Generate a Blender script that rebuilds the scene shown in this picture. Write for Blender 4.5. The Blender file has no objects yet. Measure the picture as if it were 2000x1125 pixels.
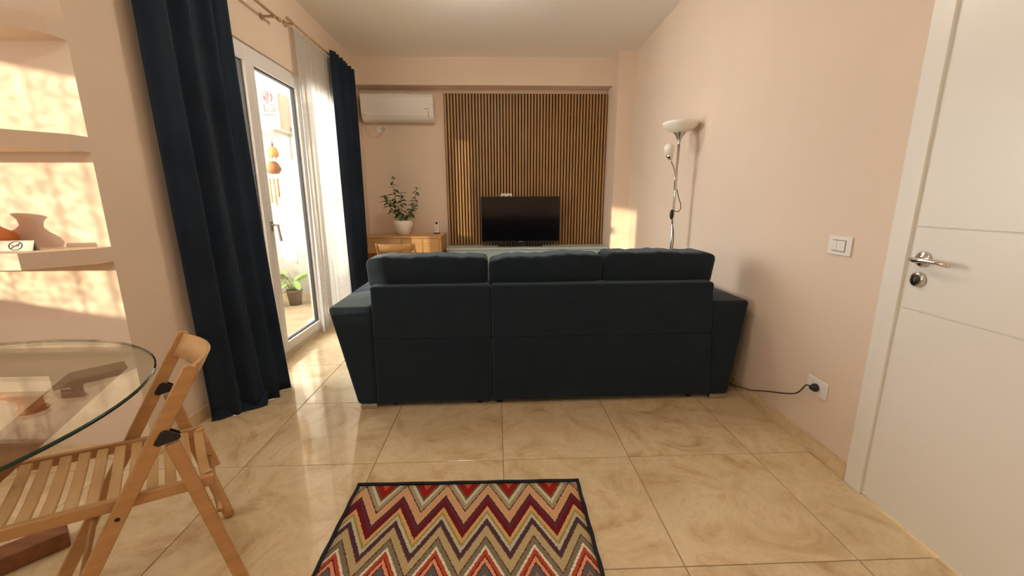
import bpy, bmesh, math, random
from mathutils import Vector, Matrix, Euler
random.seed(7)
scene = bpy.context.scene
COL = scene.collection
PI = math.pi

# ------------------------------------------------------------------ camera
cam_d = bpy.data.cameras.new('camera'); cam = bpy.data.objects.new('camera', cam_d); COL.objects.link(cam)
cam_d.sensor_width = 36.0; cam_d.lens = 36.0 * 797.39 / 2000.0; cam_d.clip_start = 0.02
YAW, PITCH, ROLL = 0.0360457, 0.2122685, -0.0041011
_F = Vector((math.sin(YAW) * math.cos(PITCH), math.cos(YAW) * math.cos(PITCH), -math.sin(PITCH)))
_R = Vector((math.cos(YAW), -math.sin(YAW), 0)); _U = _R.cross(_F)
_R2 = _R * math.cos(ROLL) + _U * math.sin(ROLL); _U2 = -_R * math.sin(ROLL) + _U * math.cos(ROLL)
cam.matrix_world = Matrix(((_R2.x, _U2.x, -_F.x, 0), (_R2.y, _U2.y, -_F.y, 0), (_R2.z, _U2.z, -_F.z, 1.2031), (0, 0, 0, 1)))
scene.camera = cam

# ------------------------------------------------------------------ light
world = bpy.data.worlds.new('sky'); scene.world = world; world.use_nodes = True
bg = world.node_tree.nodes['Background']; bg.inputs[0].default_value = (1.0, 1.0, 1.0, 1); bg.inputs[1].default_value = 6.6
sun_d = bpy.data.lights.new('sun', 'SUN'); sun = bpy.data.objects.new('sun', sun_d); COL.objects.link(sun)
sun_d.energy = 6.5; sun_d.color = (1.0, 0.82, 0.56); sun_d.angle = 0.012
SUN = Vector((0.95, 1.0, -0.180)).normalized()
sun.rotation_euler = SUN.to_track_quat('-Z', 'Y').to_euler()
def portal(loc, sy, sz):
    d = bpy.data.lights.new('window_portal', 'AREA'); o = bpy.data.objects.new('window_portal', d); COL.objects.link(o)
    d.shape = 'RECTANGLE'; d.size = sz; d.size_y = sy; d.cycles.is_portal = True
    o.location = loc; o.rotation_euler = (0, -PI / 2, 0)
portal((-1.87, 3.5, 1.15), 2.7, 2.2)
portal((-3.60, -0.08, 1.6), 1.6, 1.1)
vs = scene.view_settings
vs.view_transform = 'Standard'; vs.look = 'None'; vs.gamma = 1; vs.use_curve_mapping = False; vs.exposure = 0.90
scene.cycles.use_denoising = True
scene.cycles.max_bounces = 12; scene.cycles.diffuse_bounces = 7; scene.cycles.transparent_max_bounces = 16
scene.cycles.sample_clamp_indirect = 6.0; scene.cycles.caustics_reflective = False; scene.cycles.caustics_refractive = False

# ------------------------------------------------------------------ materials
M = {}
def srgb(r, g, b):
    f = lambda c: (c / 255 / 12.92) if c <= 10 else ((c / 255 + 0.055) / 1.055) ** 2.4
    return (f(r), f(g), f(b), 1)
def new_mat(name):
    m = bpy.data.materials.new(name); m.use_nodes = True; M[name] = m
    nt = m.node_tree; return m, nt, nt.nodes['Principled BSDF']
def N(nt, t, **kw):
    n = nt.nodes.new(t)
    for k, v in kw.items(): setattr(n, k, v)
    return n
def setin(n, **kw):
    for k, v in kw.items():
        n.inputs[k.replace('_', ' ')].default_value = v
def coords(nt, scale=(1, 1, 1), rand=False, kind='Object'):
    tc = N(nt, 'ShaderNodeTexCoord'); mp = N(nt, 'ShaderNodeMapping'); mp.inputs['Scale'].default_value = scale
    nt.links.new(tc.outputs[kind], mp.inputs['Vector'])
    if rand:
        oi = N(nt, 'ShaderNodeObjectInfo'); mu = N(nt, 'ShaderNodeMath', operation='MULTIPLY'); mu.inputs[1].default_value = 40
        nt.links.new(oi.outputs['Random'], mu.inputs[0])
        cb = N(nt, 'ShaderNodeCombineXYZ'); nt.links.new(mu.outputs[0], cb.inputs[0]); nt.links.new(mu.outputs[0], cb.inputs[2])
        nt.links.new(cb.outputs[0], mp.inputs['Location'])
    return mp.outputs[0]
def ramp(nt, fac, stops, interp='LINEAR'):
    r = N(nt, 'ShaderNodeValToRGB'); cr = r.color_ramp; cr.interpolation = interp
    while len(cr.elements) < len(stops): cr.elements.new(0.5)
    for e, (p, c) in zip(cr.elements, stops): e.position = p; e.color = c
    nt.links.new(fac, r.inputs[0]); return r.outputs[0]
def bump(nt, b, height, strength, dist=0.002):
    bp = N(nt, 'ShaderNodeBump'); setin(bp, Strength=strength, Distance=dist)
    nt.links.new(height, bp.inputs['Height']); nt.links.new(bp.outputs[0], b.inputs['Normal'])
def plain(name, col, rough=0.5, metal=0.0, spec=0.5, var=0.0, vscale=4.0, bmp=0.0, bscale=120.0, sheen=0.0, stretch=(1, 1, 1), rand=False):
    m, nt, b = new_mat(name)
    setin(b, Base_Color=col, Roughness=rough, Metallic=metal)
    b.inputs['Specular IOR Level'].default_value = spec
    if sheen: b.inputs['Sheen Weight'].default_value = sheen; b.inputs['Sheen Roughness'].default_value = 0.4
    if var:
        n = N(nt, 'ShaderNodeTexNoise'); setin(n, Scale=vscale, Detail=5.0); nt.links.new(coords(nt, stretch, rand), n.inputs['Vector'])
        lo = tuple(c * (1 - var) for c in col[:3]) + (1,); hi = tuple(min(1, c * (1 + var)) for c in col[:3]) + (1,)
        nt.links.new(ramp(nt, n.outputs['Fac'], [(0.3, lo), (0.7, hi)]), b.inputs['Base Color'])
    if bmp:
        n = N(nt, 'ShaderNodeTexNoise'); setin(n, Scale=bscale, Detail=3.0); nt.links.new(coords(nt, (1, 1, 1)), n.inputs['Vector'])
        bump(nt, b, n.outputs['Fac'], bmp)
    return m
def wood(name, c0, c1, rough=0.4, axis=0, scale=10.0):
    m, nt, b = new_mat(name)
    s = [scale * 1.6] * 3; s[axis] = scale * 0.08
    n = N(nt, 'ShaderNodeTexNoise'); setin(n, Scale=2.2, Detail=6.0, Roughness=0.6, Distortion=0.6)
    nt.links.new(coords(nt, s, True), n.inputs['Vector'])
    nt.links.new(ramp(nt, n.outputs['Fac'], [(0.3, c0), (0.7, c1)]), b.inputs['Base Color'])
    setin(b, Roughness=rough); bump(nt, b, n.outputs['Fac'], 0.12, 0.001)
    return m

plain('wall', (0.755, 0.615, 0.495, 1), 0.75, spec=0.25, var=0.03, vscale=1.5, bmp=0.06, bscale=160)
plain('ceiling', (0.87, 0.85, 0.80, 1), 0.9, spec=0.2, bmp=0.05, bscale=120)
plain('white_plaster', (0.54, 0.51, 0.44, 1), 0.85, spec=0.2, bmp=0.1, bscale=60)
plain('white_lacquer', (0.83, 0.80, 0.74, 1), 0.32, spec=0.5, bmp=0.03, bscale=30)
plain('white_plastic', (0.82, 0.79, 0.74, 1), 0.3, spec=0.5)
plain('upvc', (0.80, 0.79, 0.78, 1), 0.3, spec=0.5)
plain('seal', (0.04, 0.045, 0.05, 1), 0.6)
plain('chrome', (0.75, 0.72, 0.68, 1), 0.16, metal=1.0)
plain('steel', (0.55, 0.53, 0.50, 1), 0.3, metal=1.0)
plain('black_plastic', (0.012, 0.012, 0.013, 1), 0.42)
plain('dark_hole', (0.02, 0.018, 0.016, 1), 0.8)
plain('screen', (0.004, 0.004, 0.005, 1), 0.12, spec=0.5)
plain('grout', (0.42, 0.32, 0.20, 1), 0.85, spec=0.2, var=0.15, vscale=8)
plain('grey_lacquer', (0.36, 0.50, 0.56, 1), 0.4, spec=0.4)
plain('grey_top', (0.48, 0.56, 0.57, 1), 0.35, spec=0.4)
plain('panel_backing', (0.05, 0.022, 0.008, 1), 0.8, var=0.2, vscale=6)
plain('terracotta', (0.55, 0.16, 0.035, 1), 0.45, var=0.15, vscale=8)
plain('ceramic', (0.84, 0.80, 0.74, 1), 0.3)
plain('soil', (0.03, 0.02, 0.012, 1), 0.95, bmp=0.8, bscale=80)
plain('pot_brown', (0.16, 0.12, 0.09, 1), 0.5)
plain('stem', (0.22, 0.15, 0.06, 1), 0.7)
plain('leaf', (0.075, 0.14, 0.03, 1), 0.38, var=0.45, vscale=3, rand=True)
plain('leaf_light', (0.22, 0.36, 0.08, 1), 0.4, var=0.3, vscale=3, rand=True)
plain('card', (0.55, 0.52, 0.46, 1), 0.6)
plain('ink', (0.025, 0.02, 0.018, 1), 0.6)
plain('logo_red', (0.42, 0.012, 0.03, 1), 0.5)
plain('logo_grey', (0.055, 0.055, 0.055, 1), 0.5)
plain('bamboo', (0.55, 0.30, 0.10, 1), 0.55, var=0.3, vscale=6)
plain('coconut', (0.28, 0.12, 0.05, 1), 0.7, var=0.3, vscale=10)
plain('cord', (0.03, 0.028, 0.025, 1), 0.5)
plain('white_cord', (0.62, 0.55, 0.46, 1), 0.5)
plain('unit_paint', (0.42, 0.40, 0.36, 1), 0.45)
plain('towel', (0.85, 0.83, 0.76, 1), 0.9, bmp=0.4, bscale=200)
plain('pipe_grey', (0.55, 0.55, 0.53, 1), 0.6)
plain('rod_wood', (0.50, 0.34, 0.20, 1), 0.35, spec=0.5)
plain('binding', (0.008, 0.008, 0.016, 1), 0.9)
plain('velvet_navy', (0.014, 0.023, 0.038, 1), 0.85, spec=0.15, sheen=0.05, var=0.2, vscale=3)
plain('frosted', (0.86, 0.82, 0.74, 1), 0.4, spec=0.5)
plain('table_edge', (0.012, 0.03, 0.022, 1), 0.08)
wood('chair_wood', (0.42, 0.22, 0.085, 1), (0.54, 0.30, 0.13, 1), 0.38, axis=0)
wood('chair_slat', (0.50, 0.29, 0.125, 1), (0.62, 0.38, 0.175, 1), 0.38, axis=1)
wood('desk_wood', (0.50, 0.27, 0.10, 1), (0.62, 0.36, 0.15, 1), 0.4, axis=0)
wood('dark_wood', (0.16, 0.055, 0.020, 1), (0.27, 0.105, 0.042, 1), 0.4, axis=0)
wood('slat_wood', (0.36, 0.19, 0.068, 1), (0.50, 0.29, 0.115, 1), 0.5, axis=2)

def sofa_mat():
    m, nt, b = new_mat('sofa_fabric')
    c = coords(nt, (1, 1, 1))
    w1 = N(nt, 'ShaderNodeTexWave', bands_direction='X'); setin(w1, Scale=180.0, Distortion=1.5)
    w2 = N(nt, 'ShaderNodeTexWave', bands_direction='Z'); setin(w2, Scale=180.0, Distortion=1.5)
    n = N(nt, 'ShaderNodeTexNoise'); setin(n, Scale=9.0, Detail=8.0, Roughness=0.75)
    for q in (w1, w2, n): nt.links.new(c, q.inputs['Vector'])
    nt.links.new(ramp(nt, n.outputs['Fac'], [(0.3, (0.0075, 0.0145, 0.022, 1)), (0.72, (0.0125, 0.0225, 0.032, 1))]), b.inputs['Base Color'])
    ad = N(nt, 'ShaderNodeMath', operation='ADD'); nt.links.new(w1.outputs['Fac'], ad.inputs[0]); nt.links.new(w2.outputs['Fac'], ad.inputs[1])
    setin(b, Roughness=0.9); b.inputs['Specular IOR Level'].default_value = 0.2; b.inputs['Sheen Weight'].default_value = 0.22; b.inputs['Sheen Roughness'].default_value = 0.45; b.inputs['Sheen Tint'].default_value = (0.72, 0.86, 1.0, 1)
    bump(nt, b, ad.outputs[0], 0.25, 0.0006)
sofa_mat()

def tile_mat(name, rough):
    m, nt, b = new_mat(name)
    c = coords(nt, (1, 1, 1), True)
    n1 = N(nt, 'ShaderNodeTexNoise'); setin(n1, Scale=3.0, Detail=10.0, Roughness=0.66, Distortion=1.4)
    n2 = N(nt, 'ShaderNodeTexNoise'); setin(n2, Scale=3.5, Detail=12.0, Roughness=0.75, Distortion=1.2)
    for q in (n1, n2): nt.links.new(c, q.inputs['Vector'])
    base = ramp(nt, n1.outputs['Fac'], [(0.32, (0.52, 0.34, 0.18, 1)), (0.44, (0.66, 0.50, 0.30, 1)), (0.56, (0.75, 0.60, 0.39, 1)), (0.68, (0.64, 0.43, 0.25, 1))])
    vein = ramp(nt, n2.outputs['Fac'], [(0.46, (0, 0, 0, 1)), (0.495, (1, 1, 1, 1)), (0.53, (0, 0, 0, 1))])
    vm = N(nt, 'ShaderNodeMath', operation='MULTIPLY'); vm.inputs[1].default_value = 0.13
    nt.links.new(vein, vm.inputs[0])
    mx = N(nt, 'ShaderNodeMix', data_type='RGBA'); nt.links.new(vm.outputs[0], mx.inputs['Factor'])
    nt.links.new(base, mx.inputs['A']); mx.inputs['B'].default_value = (0.33, 0.18, 0.08, 1)
    nt.links.new(mx.outputs['Result'], b.inputs['Base Color'])
    setin(b, Roughness=rough); b.inputs['Specular IOR Level'].default_value = 0.55
    n3 = N(nt, 'ShaderNodeTexNoise'); setin(n3, Scale=7.0, Detail=2.0); nt.links.new(c, n3.inputs['Vector'])
    bump(nt, b, n3.outputs['Fac'], 0.07, 0.005)
tile_mat('marble_tile', 0.07)
tile_mat('balcony_tile', 0.35)

def glass_mat(name, tint, ior, rough=0.0):
    m, nt, b = new_mat(name); nt.nodes.remove(b)
    out = nt.nodes['Material Output']
    t = N(nt, 'ShaderNodeBsdfTransparent'); t.inputs[0].default_value = tint
    g = N(nt, 'ShaderNodeBsdfGlossy'); g.inputs['Roughness'].default_value = rough
    f = N(nt, 'ShaderNodeFresnel')               # the same reflectance on the way in and on the way out of a thin pane
    ge = N(nt, 'ShaderNodeNewGeometry'); ma = N(nt, 'ShaderNodeMath', operation='MULTIPLY_ADD')
    nt.links.new(ge.outputs['Backfacing'], ma.inputs[0]); ma.inputs[1].default_value = 1 / ior - ior; ma.inputs[2].default_value = ior
    nt.links.new(ma.outputs[0], f.inputs['IOR'])
    mx = N(nt, 'ShaderNodeMixShader')
    nt.links.new(f.outputs[0], mx.inputs[0]); nt.links.new(t.outputs[0], mx.inputs[1]); nt.links.new(g.outputs[0], mx.inputs[2])
    nt.links.new(mx.outputs[0], out.inputs[0])
glass_mat('pane_glass', (0.97, 0.98, 0.97, 1), 1.35)
glass_mat('table_glass', (0.90, 0.94, 0.91, 1), 1.5)

def sheer_mat(name, lo, hi, col, sc):
    m, nt, b = new_mat(name); nt.nodes.remove(b)
    out = nt.nodes['Material Output']
    c = coords(nt, (1, 1, 1))
    n = N(nt, 'ShaderNodeTexNoise'); setin(n, Scale=sc, Detail=3.0); nt.links.new(c, n.inputs['Vector'])
    w = N(nt, 'ShaderNodeTexVoronoi'); setin(w, Scale=sc * 3.0); nt.links.new(c, w.inputs['Vector'])
    ad = N(nt, 'ShaderNodeMath', operation='MULTIPLY'); nt.links.new(n.outputs['Fac'], ad.inputs[0]); nt.links.new(w.outputs['Distance'], ad.inputs[1])
    fac = ramp(nt, ad.outputs[0], [(0.10, (lo, lo, lo, 1)), (0.45, (hi, hi, hi, 1))])
    t = N(nt, 'ShaderNodeBsdfTransparent'); tl = N(nt, 'ShaderNodeBsdfTranslucent'); df = N(nt, 'ShaderNodeBsdfDiffuse')
    tl.inputs[0].default_value = tuple(c * 0.55 for c in col[:3]) + (1,); df.inputs[0].default_value = col
    m1 = N(nt, 'ShaderNodeMixShader'); m1.inputs[0].default_value = 0.45
    nt.links.new(tl.outputs[0], m1.inputs[1]); nt.links.new(df.outputs[0], m1.inputs[2])
    m2 = N(nt, 'ShaderNodeMixShader'); nt.links.new(fac, m2.inputs[0]); nt.links.new(m1.outputs[0], m2.inputs[1]); nt.links.new(t.outputs[0], m2.inputs[2])
    nt.links.new(m2.outputs[0], out.inputs[0])
sheer_mat('sheer', 0.15, 0.36, (0.86, 0.84, 0.80, 1), 60.0)
sheer_mat('lace', 0.22, 0.75, (0.80, 0.77, 0.72, 1), 14.0)

def rug_mat():
    m, nt, b = new_mat('chevron_weave')
    tc = N(nt, 'ShaderNodeTexCoord'); sp = N(nt, 'ShaderNodeSeparateXYZ')
    nz = N(nt, 'ShaderNodeTexNoise'); setin(nz, Scale=160.0, Detail=2.0); nt.links.new(tc.outputs['Object'], nz.inputs['Vector'])
    nt.links.new(tc.outputs['Object'], sp.inputs[0])
    def mth(op, a, bb=None, c=None):
        q = N(nt, 'ShaderNodeMath', operation=op)
        for i, v in enumerate((a, bb, c)):
            if v is None: continue
            if isinstance(v, (int, float)): q.inputs[i].default_value = v
            else: nt.links.new(v, q.inputs[i])
        return q.outputs[0]
    # zigzag: 0 at the V tips, 1 at the peaks; period 0.1733
    t = mth('DIVIDE', mth('PINGPONG', mth('ADD', sp.outputs['X'], 10 * 0.1733), 0.08665), 0.08665)
    v = mth('MULTIPLY_ADD', t, 0.157, mth('MULTIPLY', sp.outputs['Y'], -1.0))
    v = mth('ADD', v, mth('MULTIPLY', mth('SUBTRACT', nz.outputs['Fac'], 0.5), 0.022))
    v = mth('DIVIDE', mth('PINGPONG', v, 0.64), 0.64)
    B = [(0.0, (196, 100, 66)), (0.042, (150, 34, 28)), (0.092, (112, 92, 70)), (0.109, (205, 198, 165)), (0.135, (165, 150, 122)),
         (0.165, (50, 32, 32)), (0.172, (208, 162, 122)), (0.232, (70, 38, 36)), (0.240, (98, 48, 62)), (0.265, (116, 28, 36)), (0.290, (80, 40, 50)),
         (0.298, (216, 166, 102)), (0.325, (152, 140, 86)), (0.338, (194, 186, 160)), (0.362, (80, 58, 68)), (0.391, (140, 50, 45)), (0.397, (184, 166, 124)),
         (0.447, (110, 40, 40)), (0.453, (126, 120, 100)), (0.487, (228, 218, 194)), (0.505, (178, 76, 52)), (0.530, (80, 34, 34)), (0.536, (226, 150, 116)),
         (0.560, (90, 50, 48)), (0.567, (98, 94, 96)), (0.60, (150, 120, 96)), (0.615, (110, 40, 44))]
    c = ramp(nt, v, [(p / 0.64, srgb(*q)) for p, q in B], 'CONSTANT')
    mx = N(nt, 'ShaderNodeMix', data_type='RGBA', blend_type='MULTIPLY'); mx.inputs['Factor'].default_value = 0.55
    n2 = N(nt, 'ShaderNodeTexNoise'); setin(n2, Scale=420.0, Detail=2.0); nt.links.new(tc.outputs['Object'], n2.inputs['Vector'])
    nt.links.new(c, mx.inputs['A']); nt.links.new(ramp(nt, n2.outputs['Fac'], [(0.35, (0.45, 0.45, 0.45, 1)), (0.62, (1.25, 1.25, 1.25, 1))]), mx.inputs['B'])
    nt.links.new(mx.outputs['Result'], b.inputs['Base Color'])
    setin(b, Roughness=0.95); b.inputs['Specular IOR Level'].default_value = 0.1
    bump(nt, b, n2.outputs['Fac'], 0.6, 0.002)
rug_mat()

# ------------------------------------------------------------------ geometry helpers
class G:
    def __init__(s): s.bm = bmesh.new()
    def box(s, x0, x1, y0, y1, z0, z1):
        return s.hexa([(x0, y0, z0), (x1, y0, z0), (x1, y1, z0), (x0, y1, z0), (x0, y0, z1), (x1, y0, z1), (x1, y1, z1), (x0, y1, z1)])
    def hexa(s, p):
        v = [s.bm.verts.new(q) for q in p]
        for f in ((3, 2, 1, 0), (4, 5, 6, 7), (0, 1, 5, 4), (1, 2, 6, 5), (2, 3, 7, 6), (3, 0, 4, 7)): s.bm.faces.new([v[i] for i in f])
        return s
    def bar(s, a, b, w, t, up=(0, 0, 1)):
        # rectangular bar from a to b; t is the size across `up`, w the other
        a = Vector(a); b = Vector(b); d = (b - a).normalized(); u = Vector(up); sd = d.cross(u).normalized(); u = sd.cross(d).normalized()
        p = []
        for c in (a, b):
            for i, j in ((-1, -1), (1, -1), (1, 1), (-1, 1)): p.append(c + sd * (i * w / 2) + u * (j * t / 2))
        return s.hexa([p[0], p[1], p[2], p[3], p[4], p[5], p[6], p[7]])
    def prism(s, poly, z0, z1):
        lo = [s.bm.verts.new((x, y, z0)) for x, y in poly]; hi = [s.bm.verts.new((x, y, z1)) for x, y in poly]; n = len(poly)
        s.bm.faces.new(lo[::-1]); s.bm.faces.new(hi)
        for i in range(n): s.bm.faces.new((lo[i], lo[(i + 1) % n], hi[(i + 1) % n], hi[i]))
        return s
    def extrude_x(s, prof, x0, x1):
        lo = [s.bm.verts.new((x0, y, z)) for y, z in prof]; hi = [s.bm.verts.new((x1, y, z)) for y, z in prof]; n = len(prof)
        s.bm.faces.new(lo); s.bm.faces.new(hi[::-1])
        for i in range(n): s.bm.faces.new((lo[i], hi[i], hi[(i + 1) % n], lo[(i + 1) % n]))
        return s
    def tube(s, pts, r, seg=8, cap=True):
        pts = [Vector(p) for p in pts]; n = len(pts); rr = r if isinstance(r, (list, tuple)) else [r] * n
        rings = []; side = None
        for i, p in enumerate(pts):
            d = (pts[min(i + 1, n - 1)] - pts[max(i - 1, 0)]).normalized()
            if side is None: side = d.orthogonal().normalized()
            side = (side - d * side.dot(d)).normalized(); u = d.cross(side)
            rings.append([s.bm.verts.new(p + (side * math.cos(2 * PI * k / seg) + u * math.sin(2 * PI * k / seg)) * rr[i]) for k in range(seg)])
        for a, b in zip(rings, rings[1:]):
            for k in range(seg): s.bm.faces.new((a[k], a[(k + 1) % seg], b[(k + 1) % seg], b[k]))
        if cap: s.bm.faces.new(rings[0][::-1]); s.bm.faces.new(rings[-1])
        return s
    def lathe(s, prof, c=(0, 0, 0), seg=28, axis=(0, 0, 1)):
        q = Vector((0, 0, 1)).rotation_difference(Vector(axis)); c = Vector(c); rings = []
        for r, z in prof:
            if r < 1e-6: rings.append([s.bm.verts.new(c + q @ Vector((0, 0, z)))])
            else: rings.append([s.bm.verts.new(c + q @ Vector((r * math.cos(2 * PI * k / seg), r * math.sin(2 * PI * k / seg), z))) for k in range(seg)])
        for a, b in zip(rings, rings[1:]):
            for k in range(seg):
                k2 = (k + 1) % seg
                if len(a) == 1 and len(b) == 1: continue
                if len(a) == 1: s.bm.faces.new((a[0], b[k2], b[k]))
                elif len(b) == 1: s.bm.faces.new((a[k], a[k2], b[0]))
                else: s.bm.faces.new((a[k], a[k2], b[k2], b[k]))
        return s
    def grid(s, fn, nu, nv):
        v = [[s.bm.verts.new(fn(i / nu, j / nv)) for j in range(nv + 1)] for i in range(nu + 1)]
        for i in range(nu):
            for j in range(nv): s.bm.faces.new((v[i][j], v[i + 1][j], v[i + 1][j + 1], v[i][j + 1]))
        return s
    def pillow(s, c, h, e=0.28, n=10, wob=None, bulge=0.0):
        # superellipsoid-ish cushion with half sizes h
        bmesh.ops.create_cube(s.bm, size=2)
        bmesh.ops.subdivide_edges(s.bm, edges=s.bm.edges[:], cuts=n, use_grid_fill=True)
        for v in s.bm.verts:
            p = v.co.copy(); k = 1 / e
            L = (abs(p.x) ** k + abs(p.y) ** k + abs(p.z) ** k) ** (1 / k)
            q = p / L
            w = Vector((q.x * h[0], q.y * h[1] * (1 + bulge * (1 - q.x ** 2) * (1 - q.z ** 2)), q.z * h[2]))
            if wob: w += wob(q)
            v.co = Vector(c) + w
        return s
    def xf(s, mtx):
        bmesh.ops.transform(s.bm, matrix=mtx, verts=s.bm.verts[:]); return s
    def build(s, name, mat, parent=None, smooth=False, bevel=0.0, seg=2, solid=0.0, loc=None, mesh=None):
        if mesh is None:
            bmesh.ops.recalc_face_normals(s.bm, faces=s.bm.faces[:])
            off = loc if loc is not None else (ROOT.get(parent.name) if parent is not None else None)
            if off is not None:
                bmesh.ops.translate(s.bm, vec=-Vector(off), verts=s.bm.verts[:])
            mesh = bpy.data.meshes.new(name); s.bm.to_mesh(mesh); s.bm.free()
            if smooth:
                for p in mesh.polygons: p.use_smooth = True
            mesh.materials.append(M[mat])
        o = bpy.data.objects.new(name, mesh); COL.objects.link(o)
        if parent is not None:
            o.parent = parent
            ROOT[o.name] = ROOT.get(parent.name)
        else: ROOT[o.name] = Vector(loc) if loc is not None else Vector((0, 0, 0))
        if loc is not None: o.location = loc
        if bevel:
            b = o.modifiers.new('bevel', 'BEVEL'); b.width = bevel; b.segments = seg; b.limit_method = 'ANGLE'; b.angle_limit = 0.6
            if seg > 1:
                for p in mesh.polygons: p.use_smooth = True
                w = o.modifiers.new('normals', 'WEIGHTED_NORMAL'); w.keep_sharp = True
        if solid:
            so = o.modifiers.new('thick', 'SOLIDIFY'); so.thickness = solid
        return o
ROOT = {}   # world position of each thing's base: parts are drawn in world metres and stored relative to it
def tag(o, label, cat, group=None, kind=None):
    o['label'] = label; o['category'] = cat
    if group: o['group'] = group
    if kind: o['kind'] = kind
    return o
def thing(name, label, cat, loc=(0, 0, 0), rotz=0.0, local=False, group=None, kind=None):
    o = bpy.data.objects.new(name, None); COL.objects.link(o); o.location = loc; o.rotation_euler = (0, 0, rotz)
    o.empty_display_size = 0.1
    ROOT[o.name] = Vector((0, 0, 0)) if local else Vector(loc)
    return tag(o, label, cat, group, kind)
def copy_tree(o, parent=None):
    c = o.copy(); COL.objects.link(c); c.parent = parent
    for ch in list(o.children): copy_tree(ch, c)
    return c
def text_mesh(txt, size, depth=0.001, align='CENTER', bold=0.0):
    cu = bpy.data.curves.new('lettering', 'FONT'); cu.body = txt; cu.size = size; cu.extrude = depth; cu.align_x = align; cu.align_y = 'CENTER'; cu.offset = bold
    t = bpy.data.objects.new('tmp_text', cu); COL.objects.link(t)
    dg = bpy.context.evaluated_depsgraph_get(); me = bpy.data.meshes.new_from_object(t.evaluated_get(dg))
    bpy.data.objects.remove(t); bpy.data.curves.remove(cu); return me
def lettering(name, txt, size, mat, parent, loc, rot, depth=0.001, bold=0.0):
    me = text_mesh(txt, size, depth, bold=bold); me.materials.clear(); me.materials.append(M[mat])
    o = bpy.data.objects.new(name, me); COL.objects.link(o); o.parent = parent
    o.location = Vector(loc) - ROOT.get(parent.name, Vector()); o.rotation_euler = rot
    ROOT[o.name] = ROOT.get(parent.name); return o

# ------------------------------------------------------------------ the room
H = 2.84
XL = -1.66                                     # left wall of the living part
YF = 5.45                                      # far wall
YA = 1.817                                     # wall with the corner shelves
XN = -3.44                                     # window wall of the dining nook
YB = -1.8                                      # wall behind the camera
def xr(y): return 1.512 + (y - 1.6) * 0.0273   # right wall runs slightly out of square
RW = -0.0273

fl = G().box(XN - 0.15, 1.9, YB - 0.15, YF + 0.15, -0.12, -0.004).build('floor', 'grout')
tag(fl, 'glossy beige marble tiled floor of the living room', 'floor', kind='structure')
P = 0.6; TX, TY = -0.583, 1.719; gap = 0.0022
full = None
def clip_tile(x0, x1, y0, y1):
    if y1 > YA + 0.005 and x0 < XL:            # behind the corner-shelf wall there is no room
        if y0 < YA: return [(max(x0, XN), x1, y0, YA)] if x1 <= XL else [(max(x0, XN), XL, y0, YA), (XL, x1, y0, y1)]
        return [(XL, x1, y0, y1)] if x1 > XL else []
    return [(max(x0, XN), x1, y0, y1)]
for i in range(-6, 5):
    for j in range(-7, 8):
        a0, a1, b0, b1 = TX + i * P, TX + (i + 1) * P, TY + j * P, TY + (j + 1) * P
        b0c, b1c = max(b0, YB), min(b1, YF); xmax = xr((b0c + b1c) / 2)
        if a0 > xmax - 0.02 or a1 < XN + 0.02 or b1c - b0c < 0.02: continue
        for (c0, c1, d0, d1) in clip_tile(a0, min(a1, xmax), b0c, b1c):
            if c1 - c0 < 0.015 or d1 - d0 < 0.015: continue
            isfull = abs(c1 - c0 - P) < 1e-4 and abs(d1 - d0 - P) < 1e-4
            cx, cy = (c0 + c1) / 2, (d0 + d1) / 2
            if isfull and full is not None: me = full
            else:
                hx, hy = (c1 - c0) / 2 - gap, (d1 - d0) / 2 - gap; g = G(); e = 0.0006
                g.hexa([(-hx, -hy, -0.005), (hx, -hy, -0.005), (hx, hy, -0.005), (-hx, hy, -0.005), (-hx, -hy, -e), (hx, -hy, -e), (hx, hy, -e), (-hx, hy, -e)])
                g.hexa([(-hx, -hy, -e), (hx, -hy, -e), (hx, hy, -e), (-hx, hy, -e), (-hx + e, -hy + e, 0), (hx - e, -hy + e, 0), (hx - e, hy - e, 0), (-hx + e, hy - e, 0)])
                bmesh.ops.recalc_face_normals(g.bm, faces=g.bm.faces[:])
                me = bpy.data.meshes.new('tile'); g.bm.to_mesh(me); g.bm.free(); me.materials.append(M['marble_tile'])
                if isfull: full = me
            t = bpy.data.objects.new('tile', me); COL.objects.link(t); t.parent = fl; t.location = (cx, cy, 0)

def struct(name, g, mat, label, cat='wall', bevel=0.0):
    return tag(g.build(name, mat, bevel=bevel, seg=1), label, cat, kind='structure')
struct('ceiling', G().box(XN - 0.15, 1.9, YB - 0.15, YF + 0.15, H, H + 0.12), 'ceiling', 'plain off-white ceiling', 'ceiling')
struct('wall_far', G().box(-2.0, 1.9, YF, YF + 0.15, 0, H), 'wall', 'peach far wall behind the television')
# window and balcony door openings in the left wall
OA0, OA1, OB0, OB1, OZ, SZ = 2.25, 3.86, 3.86, 4.80, 2.235, 0.06
g = G(); x0, x1 = XL - 0.2, XL
g.box(x0, x1, YA, OA0, 0, H); g.box(x0, x1, OA0, OA1, OZ, H); g.box(x0, x1, OB0, OB1, OZ, H); g.box(x0, x1, OB0, OB1, 0, SZ); g.box(x0, x1, OB1, YF, 0, H)
struct('wall_left', g, 'wall', 'peach left wall around the balcony door')
struct('wall_alcove', G().box(XN - 0.15, XL - 0.2, YA, YA + 0.15, 0, H), 'wall', 'sunlit peach wall behind the corner shelves')
WY0, WY1, WZ0, WZ1 = -0.80, 0.72, 0.98, 2.10
g = G(); x0, x1 = XN - 0.15, XN
g.box(x0, x1, YB, WY0, 0, H); g.box(x0, x1, WY0, WY1, 0, WZ0); g.box(x0, x1, WY0, WY1, WZ1, H); g.box(x0, x1, WY1, YA, 0, H)
struct('wall_nook', g, 'wall', 'peach window wall of the dining nook')
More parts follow.
